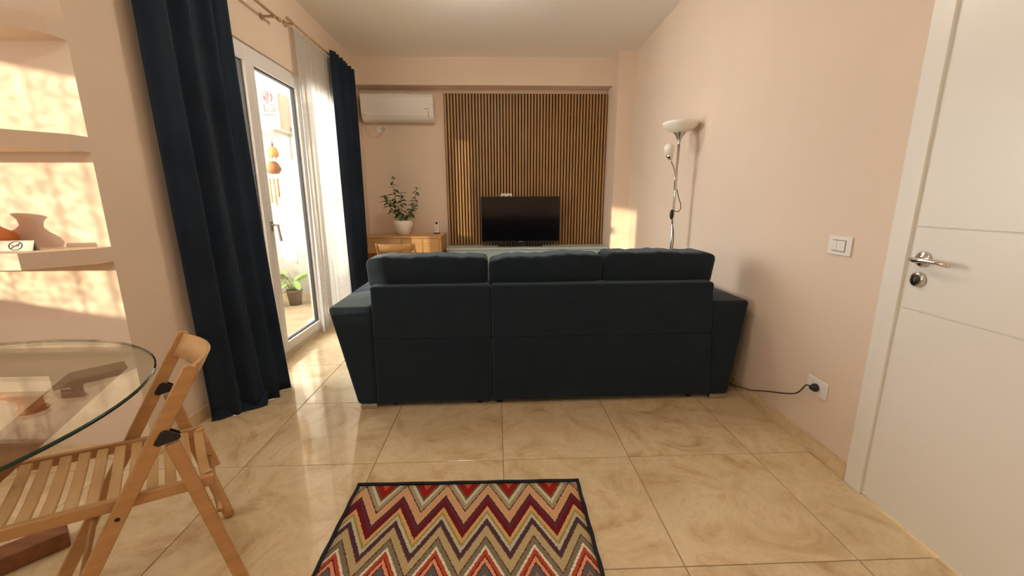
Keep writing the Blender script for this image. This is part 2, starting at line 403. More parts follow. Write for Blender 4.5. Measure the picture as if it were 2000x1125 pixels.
struct('wall_back', G().box(XN - 0.15, 1.9, YB - 0.15, YB, 0, H), 'wall', 'peach wall opposite the television wall')
DY0, DY1, DZ = 0.565, 1.432, 2.08
g = G()
for (a, b, z0, z1) in ((YB, DY0, 0, H), (DY0, DY1, DZ, H), (DY1, YF, 0, H)):
    g.prism([(xr(a), a), (xr(a) + 0.15, a), (xr(b) + 0.15, b), (xr(b), b)], z0, z1)
struct('wall_right', g, 'wall', 'peach right wall between the white door and the television corner')
struct('ceiling_beam', G().box(XL, 1.405, 5.248, YF, 2.535, H), 'wall', 'peach ceiling beam above the slatted panel', 'beam')
g = G().prism([(1.405, 5.01), (xr(5.01), 5.01), (xr(YF), YF), (1.405, YF)], 0, H)
struct('wall_pilaster', g, 'wall', 'narrow peach pilaster right of the slatted panel', 'pilaster')
# baseboards cut from the floor tile
g = G()
a, b = DY1 + 0.085, 5.01
g.prism([(xr(a) - 0.009, a), (xr(a), a), (xr(b), b), (xr(b) - 0.009, b)], 0, 0.078)
struct('baseboard_right', g, 'marble_tile', 'beige marble skirting along the right wall', 'baseboard', 0.002)
struct('baseboard_left', G().box(XL, XL + 0.009, YA, OA0, 0, 0.078), 'marble_tile', 'beige marble skirting below the navy curtain', 'baseboard', 0.002)
struct('baseboard_alcove', G().box(XN, XL, YA - 0.009, YA, 0, 0.078), 'marble_tile', 'beige marble skirting below the corner shelves', 'baseboard', 0.002)
struct('baseboard_far', G().box(XL, 1.405, YF - 0.009, YF, 0, 0.078), 'marble_tile', 'beige marble skirting behind the television console', 'baseboard', 0.002)

# ------------------------------------------------------------------ interior door
d = thing('door_1', 'white interior door with chrome lever handle and grooved leaf', 'door', (xr(1.40), 1.40, 0), RW, local=True, kind='structure')
g = G(); g.box(-0.014, 0.0, 0.030, 0.108, 0, 2.13); g.box(-0.014, 0.0, -0.90, 0.030, 2.055, 2.13); g.box(-0.014, 0.0, -0.978, -0.90, 0, 2.13)
g.build('casing', 'white_lacquer', d, bevel=0.003, seg=2)
g = G(); g.box(0.0, 0.12, 0.0195, 0.0315, 0, 2.06); g.box(0.0, 0.12, -0.834, -0.822, 0, 2.06); g.box(0.03, 0.12, -0.822, 0.0195, 2.048, 2.06)
g.build('jamb', 'white_lacquer', d)
leaf = G().box(-0.002, 0.034, -0.81, 0.0165, 0.008, 2.045).build('leaf_core', 'white_lacquer', d)
zs = [0.008, 0.808, 1.104, 2.045]
for k in range(3):
    G().box(-0.0085, -0.002, -0.81, 0.0165, zs[k] + 0.0022, zs[k + 1] - 0.0022).build('leaf_panel', 'white_lacquer', leaf, bevel=0.0012, seg=1)
h = G(); yc, zc = -0.032, 0.994
h.lathe([(0, 0), (0.027, 0), (0.027, 0.006), (0.024, 0.010), (0.012, 0.011), (0.010, 0.014), (0, 0.014)], (-0.0085, yc, zc), 28, (-1, 0, 0))
hd = h.build('handle_rosette', 'chrome', d, smooth=True); hd['label'] = 'chrome handle rosette'
pts = [(-0.014, yc, zc), (-0.045, yc, zc), (-0.056, yc - 0.004, zc), (-0.060, yc - 0.018, zc - 0.001), (-0.058, yc - 0.05, zc + 0.002), (-0.054, yc - 0.085, zc + 0.001), (-0.048, yc - 0.12, zc - 0.006)]
lv = G().tube(pts, [0.0085, 0.0085, 0.009, 0.0088, 0.0078, 0.0072, 0.007], 12).build('lever', 'chrome', d, smooth=True)
lv['label'] = 'curved chrome door lever'
k = G().lathe([(0, 0), (0.027, 0), (0.0265, 0.008), (0.022, 0.013), (0, 0.013)], (-0.0085, yc + 0.003, 0.921), 28, (-1, 0, 0)).build('lock_rosette', 'chrome', d, smooth=True)
G().lathe([(0, 0.0), (0.0175, 0.0), (0.0165, 0.002), (0, 0.002)], (-0.0215, yc + 0.003, 0.921), 24, (-1, 0, 0)).build('keyhole_disc', 'black_plastic', k, smooth=True)
G().box(-0.0255, -0.0233, yc + 0.0015, yc + 0.0045, 0.913, 0.929).build('key_slot', 'steel', k)

# ------------------------------------------------------------------ balcony door and window
wn = thing('window_1', 'white glazed balcony door with grey lever handle', 'balcony door', (XL, 3.0, 0), kind='structure')
fx0, fx1 = XL - 0.085, XL - 0.015
g = G(); g.box(fx0, fx1, OA0, OA0 + 0.05, 0.0, OZ); g.box(fx0, fx1, OA1 - 0.05, OA1, 0.0, OZ); g.box(fx0, fx1, OA0 + 0.05, OA1 - 0.05, OZ - 0.05, OZ); g.box(fx0, fx1, OA0 + 0.05, OA1 - 0.05, 0, 0.045)
g.build('frame', 'upvc', wn, bevel=0.004, seg=2)
def sash(y0, y1, z0, z1, parent, xo=0.0, w=0.075, wl=0.075, wr=0.075):
    a, b = fx0 + 0.012 + xo, fx1 + 0.014 + xo
    g = G(); g.box(a, b, y0, y0 + wl, z0, z1); g.box(a, b, y1 - wr, y1, z0, z1); g.box(a, b, y0 + wl, y1 - wr, z0, z0 + w); g.box(a, b, y0 + wl, y1 - wr, z1 - w, z1)
    s = g.build('sash', 'upvc', parent, bevel=0.004, seg=2)
    g = G(); e = 0.008; m = (a + b) / 2; p0, p1 = y0 + wl, y1 - wr
    for q in ((p0, p0 + e, z0 + w, z1 - w), (p1 - e, p1, z0 + w, z1 - w), (p0, p1, z0 + w, z0 + w + e), (p0, p1, z1 - w - e, z1 - w)):
        g.box(m - 0.014, m + 0.014, q[0], q[1], q[2], q[3])
    g.build('seal', 'seal', s)
    G().box(m - 0.010, m + 0.010, p0, p1, z0 + w, z1 - w).build('pane', 'pane_glass', s)
    return s
s1 = sash(OA0 + 0.04, 3.075, 0.035, OZ - 0.04, wn, wr=0.05)
s2 = sash(3.078, OA1 - 0.04, 0.035, OZ - 0.04, wn, wl=0.06)
g = G(); hx = fx1 + 0.014
g.box(hx, hx + 0.008, 3.10 - 0.014, 3.10 + 0.014, 0.985, 1.055)
g.tube([(hx + 0.006, 3.10, 1.03), (hx + 0.05, 3.10, 1.03)], 0.008, 10)
g.bar((hx + 0.05, 3.10 - 0.008, 1.035), (hx + 0.05, 3.12, 0.91), 0.016, 0.012, (1, 0, 0))
hh = g.build('handle', 'steel', s2); hh['label'] = 'grey lever handle'
wb = thing('window_3', 'white framed window beside the balcony door behind the sheer curtain', 'window', (XL, 4.4, SZ), kind='structure')
g = G(); g.box(fx0, fx1, OB0, OB0 + 0.035, SZ, OZ); g.box(fx0, fx1, OB1 - 0.05, OB1, SZ, OZ); g.box(fx0, fx1, OB0 + 0.035, OB1 - 0.05, OZ - 0.05, OZ); g.box(fx0, fx1, OB0 + 0.035, OB1 - 0.05, SZ, SZ + 0.05)
g.build('frame', 'upvc', wb, bevel=0.004, seg=2)
G().box(fx0 + 0.03, fx0 + 0.045, OB0 + 0.035, OB1 - 0.05, SZ + 0.05, OZ - 0.05).build('pane', 'pane_glass', wb)
w2 = thing('window_2', 'white framed window of the dining nook', 'window', (XN, -0.08, WZ0), kind='structure')
g = G(); a, b = XN - 0.11, XN - 0.05
g.box(a, b, WY0, WY0 + 0.06, WZ0, WZ1); g.box(a, b, WY1 - 0.06, WY1, WZ0, WZ1); g.box(a, b, WY0 + 0.06, WY1 - 0.06, WZ0, WZ0 + 0.06); g.box(a, b, WY0 + 0.06, WY1 - 0.06, WZ1 - 0.06, WZ1)
g.build('frame', 'upvc', w2)
G().box(XN - 0.085, XN - 0.075, WY0 + 0.06, WY1 - 0.06, WZ0 + 0.06, WZ1 - 0.06).build('pane', 'pane_glass', w2)
struct('threshold', G().box(XL - 0.2, XL + 0.004, OA0, OA1, -0.10, 0.002), 'marble_tile', 'beige marble threshold of the balcony door', 'threshold')

# ------------------------------------------------------------------ curtains
def curtain(name, label, mat, path_top, path_bot, z0, z1, folds, amp_t, amp_b, solid=0.002, nu=160, nv=40, seed=0, group=None, wander=0.25):
    rnd = random.Random(seed); ph = [rnd.uniform(0, 6.28) for _ in range(6)]
    def along(path, s):
        L = [0]
        for p, q in zip(path, path[1:]): L.append(L[-1] + math.dist(p, q))
        t = s * L[-1]
        for i in range(len(path) - 1):
            if t <= L[i + 1] + 1e-9:
                k = (t - L[i]) / (L[i + 1] - L[i]); p, q = path[i], path[i + 1]
                return Vector((p[0] + (q[0] - p[0]) * k, p[1] + (q[1] - p[1]) * k))
        return Vector(path[-1])
    def fn(s, t):
        a, b = along(path_top, s), along(path_bot, s); tt = t ** 1.9
        c = a.lerp(b, tt)
        a2, b2 = along(path_top, min(1, s + 0.02)), along(path_bot, min(1, s + 0.02)); a1, b1 = along(path_top, max(0, s - 0.02)), along(path_bot, max(0, s - 0.02))
        d = (a2.lerp(b2, tt) - a1.lerp(b1, tt)).normalized(); n = Vector((d.y, -d.x))
        u = s + 0.02 * math.sin(5 * s + 2.0 * t + ph[0])
        w = math.sin(2 * PI * folds * u + ph[1] + wander * math.sin(3 * t + ph[2])) + 0.35 * math.sin(2 * PI * folds * 1.7 * u + ph[3] + 0.8 * t)
        amp = amp_t + (amp_b - amp_t) * t
        c = c + n * (w * amp)
        return Vector((c.x, c.y, z1 + (z0 - z1) * t))
    g = G().grid(fn, nu, nv)
    o = g.build(name, mat, None, smooth=True, solid=solid, loc=((path_bot[0][0] + path_bot[-1][0]) / 2, (path_bot[0][1] + path_bot[-1][1]) / 2, z0))
    return tag(o, label, 'curtain', group)
NX = -1.575
navy = curtain('velvet_curtain', 'long navy velvet curtain puddling on the floor in front of the near wall', 'velvet_navy',
        [(NX - 0.005, 2.10), (NX, 2.765)], [(-1.605, 2.145), (-1.50, 2.24), (-1.405, 2.36), (-1.400, 2.585)], 0.002, 2.482, 4.0, 0.024, 0.026, nu=200, seed=3, solid=0.003)
g = G()
def puddle(s, t):
    p = Vector((-1.60, 2.135, 0)).lerp(Vector((-1.395, 2.315, 0)), s)
    return Vector((p.x + t * 0.02 - 0.02 + 0.01 * math.sin(9 * s), p.y + 0.05 - 0.06 * t, 0.05 * (1 - t) ** 2 * (1 + 0.4 * math.sin(8 * s)) + 0.006))
g.grid(puddle, 24, 8).build('hem_fold', 'velvet_navy', navy, smooth=True, solid=0.004)
curtain('velvet_curtain', 'narrow navy velvet curtain hanging in the far corner beside the air conditioner', 'velvet_navy',
        [(-1.545, 4.30), (-1.560, 4.955)], [(-1.530, 4.34), (-1.545, 4.78)], 0.015, 2.60, 7.0, 0.018, 0.030, nu=160, seed=5, solid=0.003)
curtain('sheer_curtain', 'white patterned sheer curtain between the balcony door and the far navy curtain', 'sheer',
        [(-1.615, 3.70), (-1.615, 4.46)], [(-1.612, 3.64), (-1.612, 4.50)], 0.02, 2.57, 8.0, 0.012, 0.022, nu=200, seed=9, solid=0.0)
curtain('lace_curtain', 'white lace curtain in front of the dining nook window', 'lace',
        [(XN + 0.09, -1.05), (XN + 0.09, 0.95)], [(XN + 0.09, -1.05), (XN + 0.09, 0.95)], 0.25, 2.42, 13.0, 0.02, 0.03, nu=260, seed=11, solid=0.0)
def rod(label, y0, y1, x, z, brackets, group):
    t = thing('curtain_rod', label, 'curtain rod', (x, (y0 + y1) / 2, z), group=group)
    G().tube([(x, y0, z), (x, y1, z)], 0.011, 12).build('pole', 'rod_wood', t, smooth=True)
    for e, sg in ((y0, -1), (y1, 1)):
        G().lathe([(0.0, 0), (0.013, 0), (0.013, 0.006), (0.009, 0.010), (0.016, 0.022), (0.014, 0.036), (0.006, 0.044), (0, 0.045)], (x, e, z), 16, (0, sg, 0)).build('finial', 'rod_wood', t, smooth=True)
    for yb in brackets:
        g = G(); g.lathe([(0, 0), (0.026, 0), (0.024, 0.006), (0.012, 0.012), (0.009, 0.02), (0.009, x - XL - 0.008), (0.0, x - XL - 0.008)], (XL, yb, z - 0.012), 14, (1, 0, 0))
        g.tube([(x - 0.006, yb, z - 0.020), (x + 0.008, yb, z - 0.017), (x + 0.014, yb, z - 0.004)], 0.006, 8)
        g.build('bracket', 'rod_wood', t, smooth=True)
rod('wooden curtain rod carrying the near navy curtain', 1.98, 3.37, NX, 2.50, (2.05, 3.31), 'curtain rods on the window wall')
rod('wooden curtain rod carrying the sheer and the far navy curtain', 3.62, 5.03, -1.60, 2.585, (3.60 + 0.06, 5.0), 'curtain rods on the window wall')

# ------------------------------------------------------------------ balcony
BX = -3.15
bf = struct('balcony_floor', G().box(BX - 0.15, XL - 0.2, YA + 0.15, 5.25, -0.12, -0.024), 'grout', 'beige tiled balcony floor outside the glass door', 'floor')
bt = None
for i in range(3):
    for j in range(7):
        x0, y0 = BX + i * 0.43, YA + 0.152 + j * 0.435
        if bt is None:
            g = G().box(-0.2135, 0.2135, -0.216, 0.216, -0.024, -0.015); bmesh.ops.recalc_face_normals(g.bm, faces=g.bm.faces[:])
            bt = bpy.data.meshes.new('tile'); g.bm.to_mesh(bt); g.bm.free(); bt.materials.append(M['balcony_tile'])
        t = bpy.data.objects.new('tile', bt); COL.objects.link(t); t.parent = bf; t.location = (x0 + 0.215, y0 + 0.2175, 0)
struct('wall_balcony_end', G().box(BX - 0.15, XL - 0.2, 5.02, 5.20, 0, 2.75), 'white_plaster', 'white sunlit end wall of the balcony')
struct('wall_balcony_parapet', G().box(BX - 0.15, BX, YA + 0.15, 5.02, -0.12, 0.75), 'white_plaster', 'low white balcony parapet')
struct('balcony_ceiling', G().box(BX - 0.15, XL - 0.2, YA + 0.15, 5.20, 2.72, 2.86), 'white_plaster', 'white underside of the balcony above', 'ceiling')
struct('baseboard_balcony', G().box(BX, XL - 0.2, 5.008, 5.02, -0.015, 0.075), 'balcony_tile', 'beige skirting along the balcony end wall', 'baseboard')

ou = thing('outdoor_unit', 'white air conditioner outdoor unit with red round logo on the balcony wall', 'air conditioner', (-2.63, 4.85, 1.93))
G().box(-2.98, -2.285, 4.70, 4.99, 1.945, 2.325).build('casing', 'unit_paint', ou, bevel=0.012, seg=2)
G().lathe([(0.0, 0.004), (0.05, 0.010), (0.05, 0.0), (0.15, 0.0), (0.15, 0.008), (0.16, 0.008), (0.16, 0.0)], (-2.75, 4.70, 2.135), 32, (0, -1, 0)).build('fan_grille', 'pipe_grey', ou, smooth=True)
G().box(-2.295, -2.281, 4.72, 4.98, 1.97, 2.30).build('side_panel', 'unit_paint', ou)
lg = G().lathe([(0, 0), (0.058, 0), (0.058, 0.0025), (0, 0.0025)], (-2.395, 4.70, 2.268), 32, (0, -1, 0)).build('logo_disc', 'logo_red', ou)
lg['label'] = 'round red logo with white strokes'
g = G(); cx, cz, yy = -2.395, 2.268, 4.6965
g.tube([(cx + 0.043 * math.cos(a), yy, cz + 0.043 * math.sin(a)) for a in [math.radians(q) for q in range(75, 361, 15)]] + [(cx + 0.018, yy, cz)], 0.0045, 6)
g.tube([(cx, yy, cz + 0.024), (cx, yy, cz - 0.020), (cx + 0.016, yy, cz - 0.020)], 0.0042, 6)
g.lathe([(0, 0), (0.007, 0), (0.007, 0.002), (0, 0.002)], (cx - 0.021, 4.6975, cz + 0.018), 12, (0, -1, 0))
g.build('logo_strokes', 'white_plastic', lg)
lettering('lettering', 'LG', 0.105, 'logo_grey', ou, (-2.385, 4.698, 2.158), (PI / 2, 0, 0), 0.0012, 0.002)
lettering('lettering', 'DUAL Inverter', 0.026, 'logo_grey', ou, (-2.395, 4.698, 2.095), (PI / 2, 0, 0), 0.0012)
br = thing('unit_bracket', 'steel wall bracket under the outdoor unit', 'bracket', (-2.63, 4.85, 1.85))
for xx in (-2.88, -2.38):
    g = G(); g.bar((xx, 4.66, 1.93), (xx, 5.02, 1.93), 0.03, 0.03); g.bar((xx, 4.72, 1.915), (xx, 5.01, 1.70), 0.02, 0.02); g.box(xx - 0.02, xx + 0.02, 5.005, 5.02, 1.66, 1.95)
    g.build('arm', 'pipe_grey', br)
tag(G().tube([(-2.265, 4.90, 2.0), (-2.26, 4.93, 1.9), (-2.27, 4.985, 1.7), (-2.24, 4.985, 1.3), (-2.20, 4.985, 0.9), (-2.2, 4.985, 0.1)], 0.014, 10).build('drain_pipe', 'pipe_grey', None, smooth=True),
    'thin grey pipe running down from the outdoor unit', 'pipe')

tw = G()
def cloth(s, t):
    return Vector((-2.345 + 0.175 * s - 0.04 * t, 4.60 + 0.012 * math.sin(5 * s + 2 * t) - 0.03 * t, 1.20 - 0.64 * t - 0.045 * s))
ct = tw.grid(cloth, 12, 16).build('hanging_towel', 'towel', None, smooth=True, solid=0.004, loc=(-2.3, 4.6, 0.56))
tag(ct, 'white towel hanging on the balcony below the outdoor unit', 'towel')
G().tube([cloth(0, 0.46) + Vector((0, -0.006, 0)), cloth(0.5, 0.46) + Vector((0, -0.006, 0)), cloth(1, 0.46) + Vector((0, -0.006, 0))], 0.006, 6).build('seam', 'pipe_grey', ct)
tag(G().tube([(-2.30, 4.62, 2.715), (-2.335, 4.585, 1.88), (-2.345, 4.58, 1.5), (-2.385, 4.57, 0.45)], 0.005, 6).build('clothes_cord', 'pipe_grey', None), 'thin grey cord hanging beside the white towel', 'cord')
bar_y = 4.612
tag(G().tube([(-2.46, bar_y, 1.235), (-2.05, bar_y, 1.170)], 0.006, 8).build('towel_bar', 'pipe_grey', None), 'thin grey bar holding the white towel', 'towel bar')

ch = thing('wind_chime', 'coconut and bamboo wind chime hanging outside the glass door', 'wind chime', (-2.21, 4.3, 1.2))
G().tube([(-2.20, 4.3, 2.72), (-2.195, 4.3, 1.76)], 0.002, 5).build('string', 'cord', ch)
g = G()
for a in range(5):
    t = 2 * PI * a / 5; g.tube([(-2.195, 4.3, 1.77), (-2.205 + 0.045 * math.cos(t), 4.3 + 0.045 * math.sin(t), 1.56)], 0.003, 5)
g.build('hanger', 'cord', ch)
G().lathe([(0.0, 0.10), (0.03, 0.095), (0.05, 0.07), (0.058, 0.03), (0.056, 0.0), (0.0, 0.0)], (-2.205, 4.3, 1.63), 16).build('upper_bell', 'bamboo', ch, smooth=True)
G().lathe([(0.0, 0.09), (0.03, 0.085), (0.055, 0.06), (0.075, 0.02), (0.072, 0.0), (0.05, -0.03), (0.0, -0.035)], (-2.215, 4.3, 1.50), 16).build('coconut_bell', 'coconut', ch, smooth=True)
for a in range(6):
    t = 2 * PI * a / 6; x, y = -2.225 + 0.04 * math.cos(t), 4.3 + 0.04 * math.sin(t); l = 0.16 + 0.02 * a
    G().tube([(x, y, 1.42), (x, y, 1.42 - l)], 0.009, 8).build('bamboo_tube', 'bamboo', ch, smooth=True)
    G().tube([(x, y, 1.47), (x, y, 1.42)], 0.0015, 4).build('string', 'cord', ch)

# ------------------------------------------------------------------ plants
def leaf_mesh(L, W, name='leaf', mat='leaf', fold=0.25, droop=0.3):
    g = G(); n = 6; rows = []
    for i in range(n + 1):
        t = i / n; w = W / 2 * math.sin(PI * min(1, t * 0.93 + 0.035)) ** 0.8
        z = -droop * L * t * t; x = L * t
        rows.append([g.bm.verts.new((x, -w, z + fold * w)), g.bm.verts.new((x, 0, z)), g.bm.verts.new((x, w, z + fold * w))])
    for a, b in zip(rows, rows[1:]):
        g.bm.faces.new((a[0], a[1], b[1], b[0])); g.bm.faces.new((a[1], a[2], b[2], b[1]))
    me = bpy.data.meshes.new(name); g.bm.to_mesh(me); g.bm.free()
    for p in me.polygons: p.use_smooth = True
    me.materials.append(M[mat]); return me
def put_leaf(me, parent, pos, yaw, pitch, sc, roll=0.0):
    o = bpy.data.objects.new('leaf', me); COL.objects.link(o); o.parent = parent
    o.location = Vector(pos) - ROOT[parent.name]; o.rotation_euler = Euler((roll, -pitch, yaw)); o.scale = (sc, sc, sc)
PX, PY, PZ = -1.155, 5.13, 0.785
pp = thing('potted_plant', 'bushy green houseplant in a round white pot on the desk', 'plant', (PX, PY, PZ))
G().lathe([(0, 0), (0.058, 0), (0.072, 0.012), (0.098, 0.06), (0.115, 0.115), (0.117, 0.15), (0.108, 0.178), (0.100, 0.178), (0.104, 0.16), (0.10, 0.13), (0, 0.13)], (PX, PY, PZ), 32).build('pot', 'ceramic', pp, smooth=True)
G().lathe([(0.0, 0.162), (0.06, 0.160), (0.1025, 0.155), (0.1025, 0.14), (0, 0.14)], (PX, PY, PZ), 24).build('soil', 'soil', pp, smooth=True)
lm = leaf_mesh(0.080, 0.038); zs0 = PZ + 0.155
stems = [((-0.02, 0.0), [(-0.05, 0, 0.18), (-0.09, 0.01, 0.34), (-0.10, 0.0, 0.56)], 17), ((-0.03, 0.02), [(-0.09, 0.02, 0.10), (-0.17, 0.0, 0.22), (-0.215, 0.0, 0.33)], 25),
         ((0.0, -0.02), [(-0.01, -0.02, 0.12), (0.0, -0.03, 0.24), (0.01, -0.02, 0.36)], 22), ((0.03, 0.0), [(0.09, 0.0, 0.10), (0.15, 0.01, 0.24), (0.19, 0.0, 0.41)], 28),
         ((0.02, 0.03), [(0.06, 0.03, 0.08), (0.13, 0.0, 0.15), (0.17, -0.02, 0.22)], 18), ((-0.01, 0.03), [(-0.06, 0.05, 0.12), (-0.12, 0.05, 0.2), (-0.18, 0.03, 0.24)], 18)]
rnd = random.Random(4)
for (bx, by), pts, nl in stems:
    P3 = [Vector((PX + bx, PY + by, zs0))] + [Vector((PX + a, PY + b, zs0 + c)) for a, b, c in pts]
    G().tube(P3, [0.005, 0.004, 0.003, 0.0018], 6).build('stem', 'stem', pp, smooth=True)
    for q in range(nl):
        t = 0.6 + 2.4 * (q + 0.5) / nl; i = min(2, int(t)); p = P3[i].lerp(P3[i + 1], t - i)
        put_leaf(lm, pp, p, q * 2.4 + rnd.uniform(-0.5, 0.5), rnd.uniform(-0.5, 0.6), rnd.uniform(0.65, 1.1), rnd.uniform(-0.4, 0.4))
QX, QY, QZ = -2.40, 4.80, -0.015
bp_ = thing('potted_plant', 'leafy green plant in a tapered brown pot on the balcony floor', 'plant', (QX, QY, QZ))
G().lathe([(0, 0), (0.062, 0), (0.085, 0.17), (0.09, 0.175), (0.09, 0.195), (0.08, 0.195), (0.075, 0.16), (0, 0.16)], (QX, QY, QZ), 24).build('pot', 'pot_brown', bp_, smooth=True)
G().lathe([(0.0, 0.178), (0.078, 0.175), (0.078, 0.165), (0, 0.165)], (QX, QY, QZ), 20).build('soil', 'soil', bp_, smooth=True)
l2 = leaf_mesh(0.15, 0.075, mat='leaf_light', droop=0.25)
for q in range(26):
    a = q * 2.399; r = 0.02 + 0.05 * rnd.random(); up = rnd.uniform(0.10, 0.26); out = rnd.uniform(0.03, 0.17)
    b0 = Vector((QX + 0.03 * math.cos(a), QY + 0.03 * math.sin(a), QZ + 0.17)); tip = Vector((QX - 0.05 + out * 1.3 * math.cos(a), QY + out * math.sin(a) * 0.7, QZ + 0.17 + up))
    if q % 6 == 5: tip = Vector((QX - 0.16 - 0.03 * (q % 4), QY - 0.05, QZ + 0.10))
    G().tube([b0, b0.lerp(tip, 0.6) + Vector((0, 0, 0.04)), tip], 0.0028, 5).build('stem', 'leaf_light', bp_, smooth=True)
    put_leaf(l2, bp_, tip, a, rnd.uniform(-0.5, 0.7), rnd.uniform(0.6, 1.05), rnd.uniform(-0.5, 0.5))

# ------------------------------------------------------------------ corner shelves
poly = lambda e: [(XL, YA), (XL, 1.745), (-1.80, 1.592), (XN, 1.592), (XN, YA)]
for (z0, z1, lab) in ((1.815, 1.874, 'peach plaster corner shelf nearest the ceiling'), (1.401, 1.461, 'peach plaster corner shelf between the upper and lower shelf'), (0.950, 1.014, 'peach plaster corner shelf carrying the no smoking card')):
    o = G().prism([(x + 0.0, y) for x, y in poly(0)], z0, z1).xf(Matrix.Translation((2.5, -1.7, -z0))).build('corner_shelf', 'wall')
    o.location = (-2.5, 1.7, z0); tag(o, lab, 'shelf', 'corner shelves')
nc = thing('no_smoking_card', 'small folded grey no smoking card on the lowest corner shelf', 'sign', (-1.90, 1.69, 1.014), 0.06, local=True)
g = G(); g.hexa([(-0.064, -0.016, 0), (0.064, -0.016, 0), (0.064, -0.0145, 0), (-0.064, -0.0145, 0), (-0.064, -0.001, 0.040), (0.064, -0.001, 0.040), (0.064, 0.0005, 0.040), (-0.064, 0.0005, 0.040)])
g.hexa([(-0.064, 0.0145, 0), (0.064, 0.0145, 0), (0.064, 0.016, 0), (-0.064, 0.016, 0), (-0.064, -0.0005, 0.040), (0.064, -0.0005, 0.040), (0.064, 0.001, 0.040), (-0.064, 0.001, 0.040)])
g.build('card', 'card', nc)
sl = Matrix.Translation((0.0, -0.0088, 0.020)) @ Matrix.Rotation(PI / 2 - 0.36, 4, 'X')
g = G(); g.tube([(0.0235 * math.cos(2 * PI * i / 32), 0.0175 * math.sin(2 * PI * i / 32), 0.0006) for i in range(33)], 0.0013, 5, False)
g.bar((-0.017, -0.012, 0.0006), (0.017, 0.012, 0.0006), 0.0028, 0.001)
g.box(-0.014, 0.012, -0.0022, 0.0008, 0.0, 0.001)
g.tube([(0.010, 0.002, 0.0005), (0.013, 0.006, 0.0005), (0.010, 0.009, 0.0005)], 0.0007, 4)
g.xf(sl).build('no_smoking_symbol', 'ink', nc)
VX, VY, VZ = -2.055, 1.725, 1.014
tag(G().lathe([(0, 0), (0.045, 0), (0.055, 0.004), (0.083, 0.03), (0.0885, 0.048), (0.078, 0.068), (0.05, 0.088), (0.036, 0.105), (0.04, 0.13), (0.055, 0.15), (0.05, 0.152), (0.033, 0.13), (0.03, 0.10), (0.0, 0.09)], (0, 0, 0), 32).build('vase', 'terracotta', None, smooth=True, loc=(0, 0, 0)),
    'squat terracotta vase left of the no smoking card', 'vase').location = (VX, VY, VZ)
vz = thing('vase', 'slim white vase of dry twigs on the middle corner shelf', 'vase', (-2.27, 1.73, 1.461))
G().lathe([(0, 0), (0.035, 0), (0.05, 0.05), (0.045, 0.11), (0.022, 0.16), (0.026, 0.18), (0.02, 0.178), (0.016, 0.15), (0, 0.14)], (-2.27, 1.73, 1.461), 24).build('body', 'ceramic', vz, smooth=True)
for q in range(7):
    a = q * 0.9; e = Vector((-2.27 + 0.07 * math.cos(a), 1.73 + 0.05 * math.sin(a), 1.461 + 0.24 + 0.012 * q))
    G().tube([(-2.27, 1.73, 1.60), ((-2.27 + e.x) / 2, (1.73 + e.y) / 2, 1.68), e], [0.002, 0.002, 0.004], 5).build('twig', 'stem', vz)

# ------------------------------------------------------------------ slatted panel
sp_ = thing('slat_panel', 'wall panel of narrow vertical oak slats behind the television', 'wall panel', (0.39, 5.425, 0.10))
sx0, sx1, sz1 = -0.639, 1.400, 2.487
G().box(sx0, sx1, 5.436, YF - 0.001, 0.10, sz1).build('backing', 'panel_backing', sp_)
ns = 53; pitch = (sx1 - sx0) / ns
sm = None
for i in range(ns):
    x = sx0 + (i + 0.5) * pitch
    if sm is None:
        g = G().box(-0.0102, 0.0102, -0.026, 0, 0, sz1 - 0.10); bmesh.ops.recalc_face_normals(g.bm, faces=g.bm.faces[:])
        sm = bpy.data.meshes.new('slat'); g.bm.to_mesh(sm); g.bm.free(); sm.materials.append(M['slat_wood'])
    o = bpy.data.objects.new('slat', sm); COL.objects.link(o); o.parent = sp_; o.location = Vector((x, 5.436, 0.10)) - ROOT[sp_.name]
for x in (-0.311, 0.937):
    G().lathe([(0, 0.0), (0.006, 0.0), (0.005, 0.006), (0, 0.007)], (x, 5.414, 2.25), 10, (0, -1, 0)).build('screw', 'chrome', sp_, smooth=True)
bx_ = thing('junction_box', 'white socket box on the slats above the television', 'socket', (0.13, 5.414, 1.2))
G().box(0.055, 0.20, 5.385, 5.413, 1.19, 1.285).build('plate', 'white_plastic', bx_, bevel=0.005, seg=2)
g = G()
for x in (0.09, 0.165): g.lathe([(0, 0), (0.021, 0), (0.019, 0.003), (0, 0.003)], (x, 5.385, 1.237), 18, (0, -1, 0))
g.build('socket_insert', 'black_plastic', bx_)

# ------------------------------------------------------------------ TV console and TV
cn = thing('tv_console', 'long low grey-blue console under the television', 'console', (0.38, 5.25, 0))
G().box(-0.605, 1.370, 5.075, 5.405, 0.10, 0.598).build('body', 'grey_lacquer', cn)
G().box(-0.628, 1.390, 5.05, 5.405, 0.600, 0.624).build('top', 'grey_top', cn, bevel=0.003, seg=2)
for k in range(3):
    w = 1.975 / 3; x0 = -0.605 + k * w
    G().box(x0 + 0.002, x0 + w - 0.002, 5.057, 5.074, 0.105, 0.596).build('door', 'grey_lacquer', cn, bevel=0.002, seg=1)
for x in (-0.55, 1.31):
    for y in (5.11, 5.37): G().box(x - 0.02, x + 0.02, y - 0.02, y + 0.02, 0, 0.10).build('leg', 'grey_lacquer', cn)
tv = thing('television', 'flat black television standing on the grey-blue console', 'television', (0.305, 5.26, 0.624))
G().box(-0.196, 0.802, 5.245, 5.285, 0.672, 1.247).build('bezel', 'black_plastic', tv, bevel=0.004, seg=2)
G().box(-0.05, 0.65, 5.285, 5.315, 0.72, 1.10).build('rear_housing', 'black_plastic', tv, bevel=0.01, seg=2)
G().box(-0.188, 0.794, 5.2425, 5.2449, 0.690, 1.240).build('screen', 'screen', tv)
